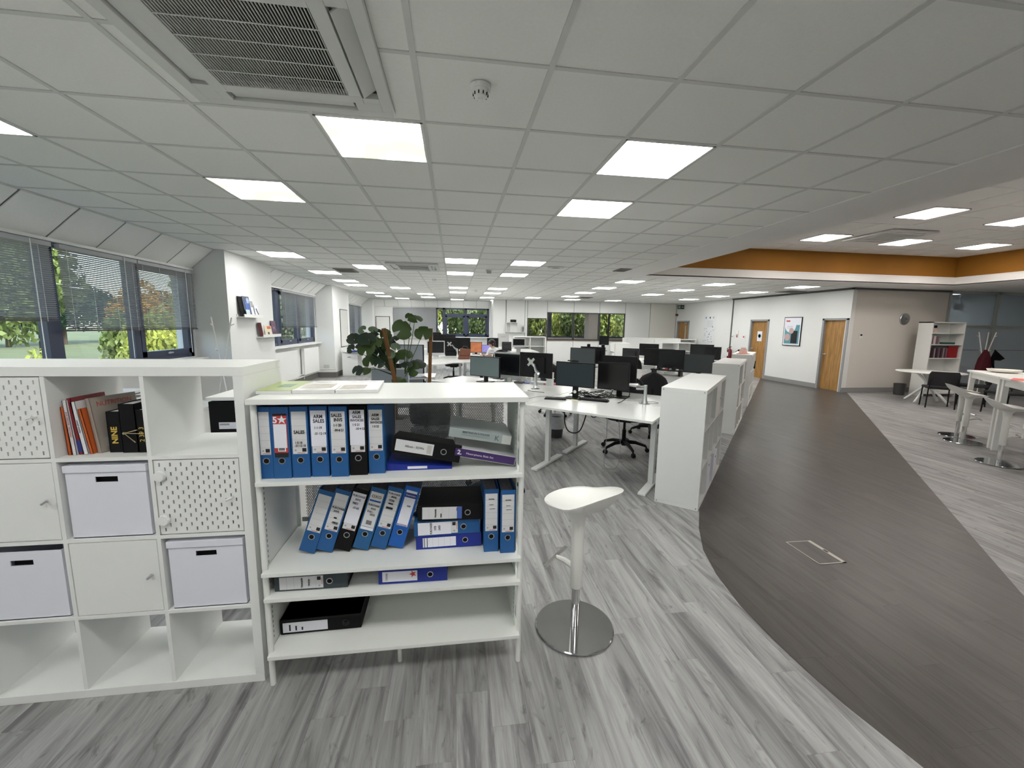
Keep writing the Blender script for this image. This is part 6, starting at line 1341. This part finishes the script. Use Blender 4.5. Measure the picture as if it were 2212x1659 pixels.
# ================================================================ RIGHT HAND BREAKOUT AREA
bc = thing('bookcase', 'tall white open bookcase by the glazed partition', 'bookcase', (12.05, 9.05, 0), 0)
bw_, bd2, bh = 1.0, .34, 1.92
for x in (0, bw_-.025): MB().box((x, 0, 0), (x+.025, bd2, bh)).build('side_panel', white, bc)
MB().box((0, 0, bh-.025), (bw_, bd2, bh)).build('top', white, bc); MB().box((.025, bd2-.01, .06), (bw_-.025, bd2, bh-.025)).build('back_panel', white, bc)
for z in (.06, .62, .98, 1.33, 1.62): MB().box((.025, .005, z), (bw_-.025, bd2-.012, z+.022)).build('shelf', white, bc)
def row(x0, y, z, items, group):
    x = x0
    for k, (w, h, m, lb) in enumerate(items): tag(MB().box((0, 0, 0), (w*.94, .2, h)).build('book', m, loc=(x, y, z+.001)), lb, 'book', group); x += w
pm = [mat('spine_plum', (.09, .03, .05), .5), mat('spine_grey', (.30, .28, .28), .5), mat('spine_black', (.02, .015, .02), .5), mat('spine_mauve', (.20, .12, .16), .5)]
row(12.10, 9.08, 1.002, [(.045, .25, pm[k % 4], 'dark spined book on the lower shelf of the tall bookcase') for k in (0, 2, 0, 1, 2, 0, 3, 2, 0, 1, 0, 3)], 'dark books in the tall bookcase')
tag(MB().box((0, 0, 0), (.30, .03, .30)).build('folder', mat('folder_crimson', (.32, .01, .015), .5), loc=(12.68, 9.10, 1.003)), 'crimson folder at the right end of the bookcase\'s lower shelf', 'folder')
row(12.10, 9.08, 1.352, [(.07, .22, pm[3], 'mauve book at the left of the middle bookcase shelf'), (.07, .21, mat('spine_cream', (.60, .56, .52), .5), 'cream book second on the middle bookcase shelf'), (.09, .20, pm[3], 'wide mauve book third on the middle bookcase shelf'), (.03, .19, pm[1], 'slim grey book on the middle bookcase shelf')], 'middle shelf books')
tag(MB().box((0, 0, 0), (.28, .2, .05)).build('book', mat('spine_green', (.03, .10, .08), .5), loc=(12.55, 9.08, 1.353)), 'green book lying flat on the middle bookcase shelf', 'book')
tag(MB().box((0, 0, 0), (.14, .03, .19)).build('picture_card', blackm, loc=(12.16, 9.14, 1.643)), 'black card standing on the top bookcase shelf', 'card'); tag(MB().box((0, 0, 0), (.10, .05, .12)).build('picture_card', mat('card_cream', (.60, .48, .42), .6), loc=(12.13, 9.08, 1.643)), 'cream card in front of the black card on the top bookcase shelf', 'card')
# round table
rt = thing('round_table', 'white oval table on crossed splayed legs in front of the bookcase', 'table', (11.1, 8.25, 0), R(-35))
MB().lathe([(.60, .715), (.61, .725), (.61, .735), (.60, .74)], n=48).build('table_top', white, rt, smooth=True)
for k in range(4): a = pi/4+k*pi/2; MB().tube([(.42*cos(a), .42*sin(a), 0.018), (-.26*cos(a), -.26*sin(a), .715)], [.026, .026], 10).build('leg', white, rt, smooth=True)
def side_chair(label, x, y, rz, m=wfab):
    t = thing('side_chair', label, 'chair', (x, y, 0), rz)
    MB().box((-.24, -.24, .42), (.24, .22, .47)).build('seat', m, t, bevel=.015)
    vs = []; n = 9
    for q in (0, .03):
        for j in range(6):
            for i in range(n): u = 2*i/(n-1)-1; v = j/5; k = .245*(1-.12*(v > .9)); vs.append((k*u, -.26+.07*u*u-q-.05*v, .50+.31*v))
    fs = []; o = n*6
    for j in range(5):
        for i in range(n-1): a = j*n+i; fs += [(a, a+1, a+n+1, a+n), (o+a, o+a+n, o+a+n+1, o+a+1)]
    for i in range(n-1): fs += [(i, o+i, o+i+1, i+1), (5*n+i, 5*n+i+1, o+5*n+i+1, o+5*n+i)]
    for j in range(5): fs += [(j*n, (j+1)*n, o+(j+1)*n, o+j*n), (j*n+n-1, o+j*n+n-1, o+(j+1)*n+n-1, (j+1)*n+n-1)]
    link('backrest', MB().add(vs, fs).mesh('backrest', m, True, 50), t)
    for x_ in (-.22, .22):
        for y_ in (-.22, .20): MB().tube([(x_, y_, .45), (x_*1.05, y_*1.05, .0)], .013, 8).build('leg', black, t, smooth=True)
        MB().tube([(x_, -.23, .40), (x_, -.30, .66)], .011, 8).build('back_post', black, t, smooth=True)
    return t
side_chair('black side chair with its back to the viewer at the oval table', 10.68, 7.72, R(-40)); side_chair('black side chair on the right of the oval table, partly hidden', 11.9, 7.95, R(35))
side_chair('black side chair behind the high bar table', 11.2, 6.9, R(70))
# bar tables
def bar_table(label, s0, s1, red=False):
    """front edge runs from (8.41,5.71) towards -US"""
    a = math.atan2(.7556, .655); t = thing('bar_table', label, 'bar table', (8.43-US.x*s0, 5.735-US.y*s0, 0), a); w = s1-s0; d = .80
    MB().box((-w+.003, -d, 1.02), (0, 0, 1.05)).build('table_top', white, t, bevel=.003); ap = MB(); ap.box((-w+.06, -.06, .93), (-.06, -.04, 1.02)).box((-w+.06, -d+.04, .93), (-.06, -d+.06, 1.02)).box((-.06, -d+.06, .93), (-.04, -.06, 1.02)).box((-w+.04, -d+.06, .93), (-w+.06, -.06, 1.02)); ap.build('apron', white, t)
    for x in (-w+.03, -.09):
        for y in (-.085, -d+.025): MB().box((x, y, 0), (x+.06, y+.06, 1.02)).build('leg', white, t, bevel=.003)
    MB().box((-w+.06, -d/2-.02, .25), (-.06, -d/2+.02, .29)).build('foot_rail', white, t); return t
bt1 = bar_table('white high bar table with a shallow bowl on it', 0, 1.22); bt2 = bar_table('white high bar table nearer the viewer at the right edge', 1.23, 2.6)
tag(MB().lathe([(.10, 0), (.17, .02), (.19, .05), (.183, .05), (.16, .028), (.05, .012)], n=40).build('bowl', mat('bowl_cream', (.74, .72, .66), .4), smooth=True, loc=(8.48, 5.30, 1.0505)), 'shallow cream bowl on the high bar table', 'bowl')
tag(MB().prism([(-.25, -.3), (.22, -.1), (.05, .28), (-.3, .1)], 0, .002).build('red_paper', mat('card_pink2', (.70, .12, .10), .6), loc=(7.55, 4.36, 1.0505)), 'coral red paper on the nearer high bar table', 'paper')
creamst = mat('stool_cream', (.74, .71, .62), .4)
def st_at(lb, s, t_, r):
    q = Vector((8.43, 5.735)) - US*s - UT*(-t_); s2 = dup(stool, (q.x, q.y, 0), r, lb); 
    return s2
st_at('bar stool under the far end of the high bar table', .45, .12, AZ+pi/2+.2); st_at('bar stool in the middle of the high bar table', .93, .17, AZ+pi/2); st_at('bar stool at the right edge of the photo under the nearer bar table', 2.15, .15, AZ+pi/2-.1); st_at('bar stool on the far side of the high bar tables', 1.3, -1.0, AZ-pi/2)
st_at('bar stool farthest away beyond the bar table', .35, -1.0, AZ-pi/2+.3)
cs = coat_stand('white coat stand with a burgundy coat by the glazed partition', 13.6, 8.95, 1.68)
ct = thing('coat', 'burgundy coat with black lining hanging on the right coat stand', 'coat', (13.6, 8.95, .55))
vs = []; fs = []; n = 18
for j, (rx, ry, z, cx) in enumerate(((.24, .10, .0, 0), (.21, .10, .25, .0), (.15, .09, .45, .0), (.08, .06, .60, .0), (.03, .03, .68, .0))):
    for i in range(n): a = 2*pi*i/n; k = 1+.10*sin(5*a+j); vs.append((cx+rx*k*cos(a), ry*k*sin(a)-.03, z))
for j in range(4):
    for i in range(n): fs.append((j*n+i, j*n+(i+1) % n, (j+1)*n+(i+1) % n, (j+1)*n+i))
fs.append(tuple(range(4*n, 5*n))); MB().add(vs, fs).build('coat_body', redfab, ct, smooth=True)
MB().add([(.06, -.16, .70), (.42, -.16, .46), (.44, -.06, .40), (.10, -.06, .42), (.06, -.20, .3), (.22, -.16, .0)], [(0, 1, 3), (1, 2, 3), (0, 3, 4), (3, 5, 4)]).build('black_sleeve', blackm, ct)
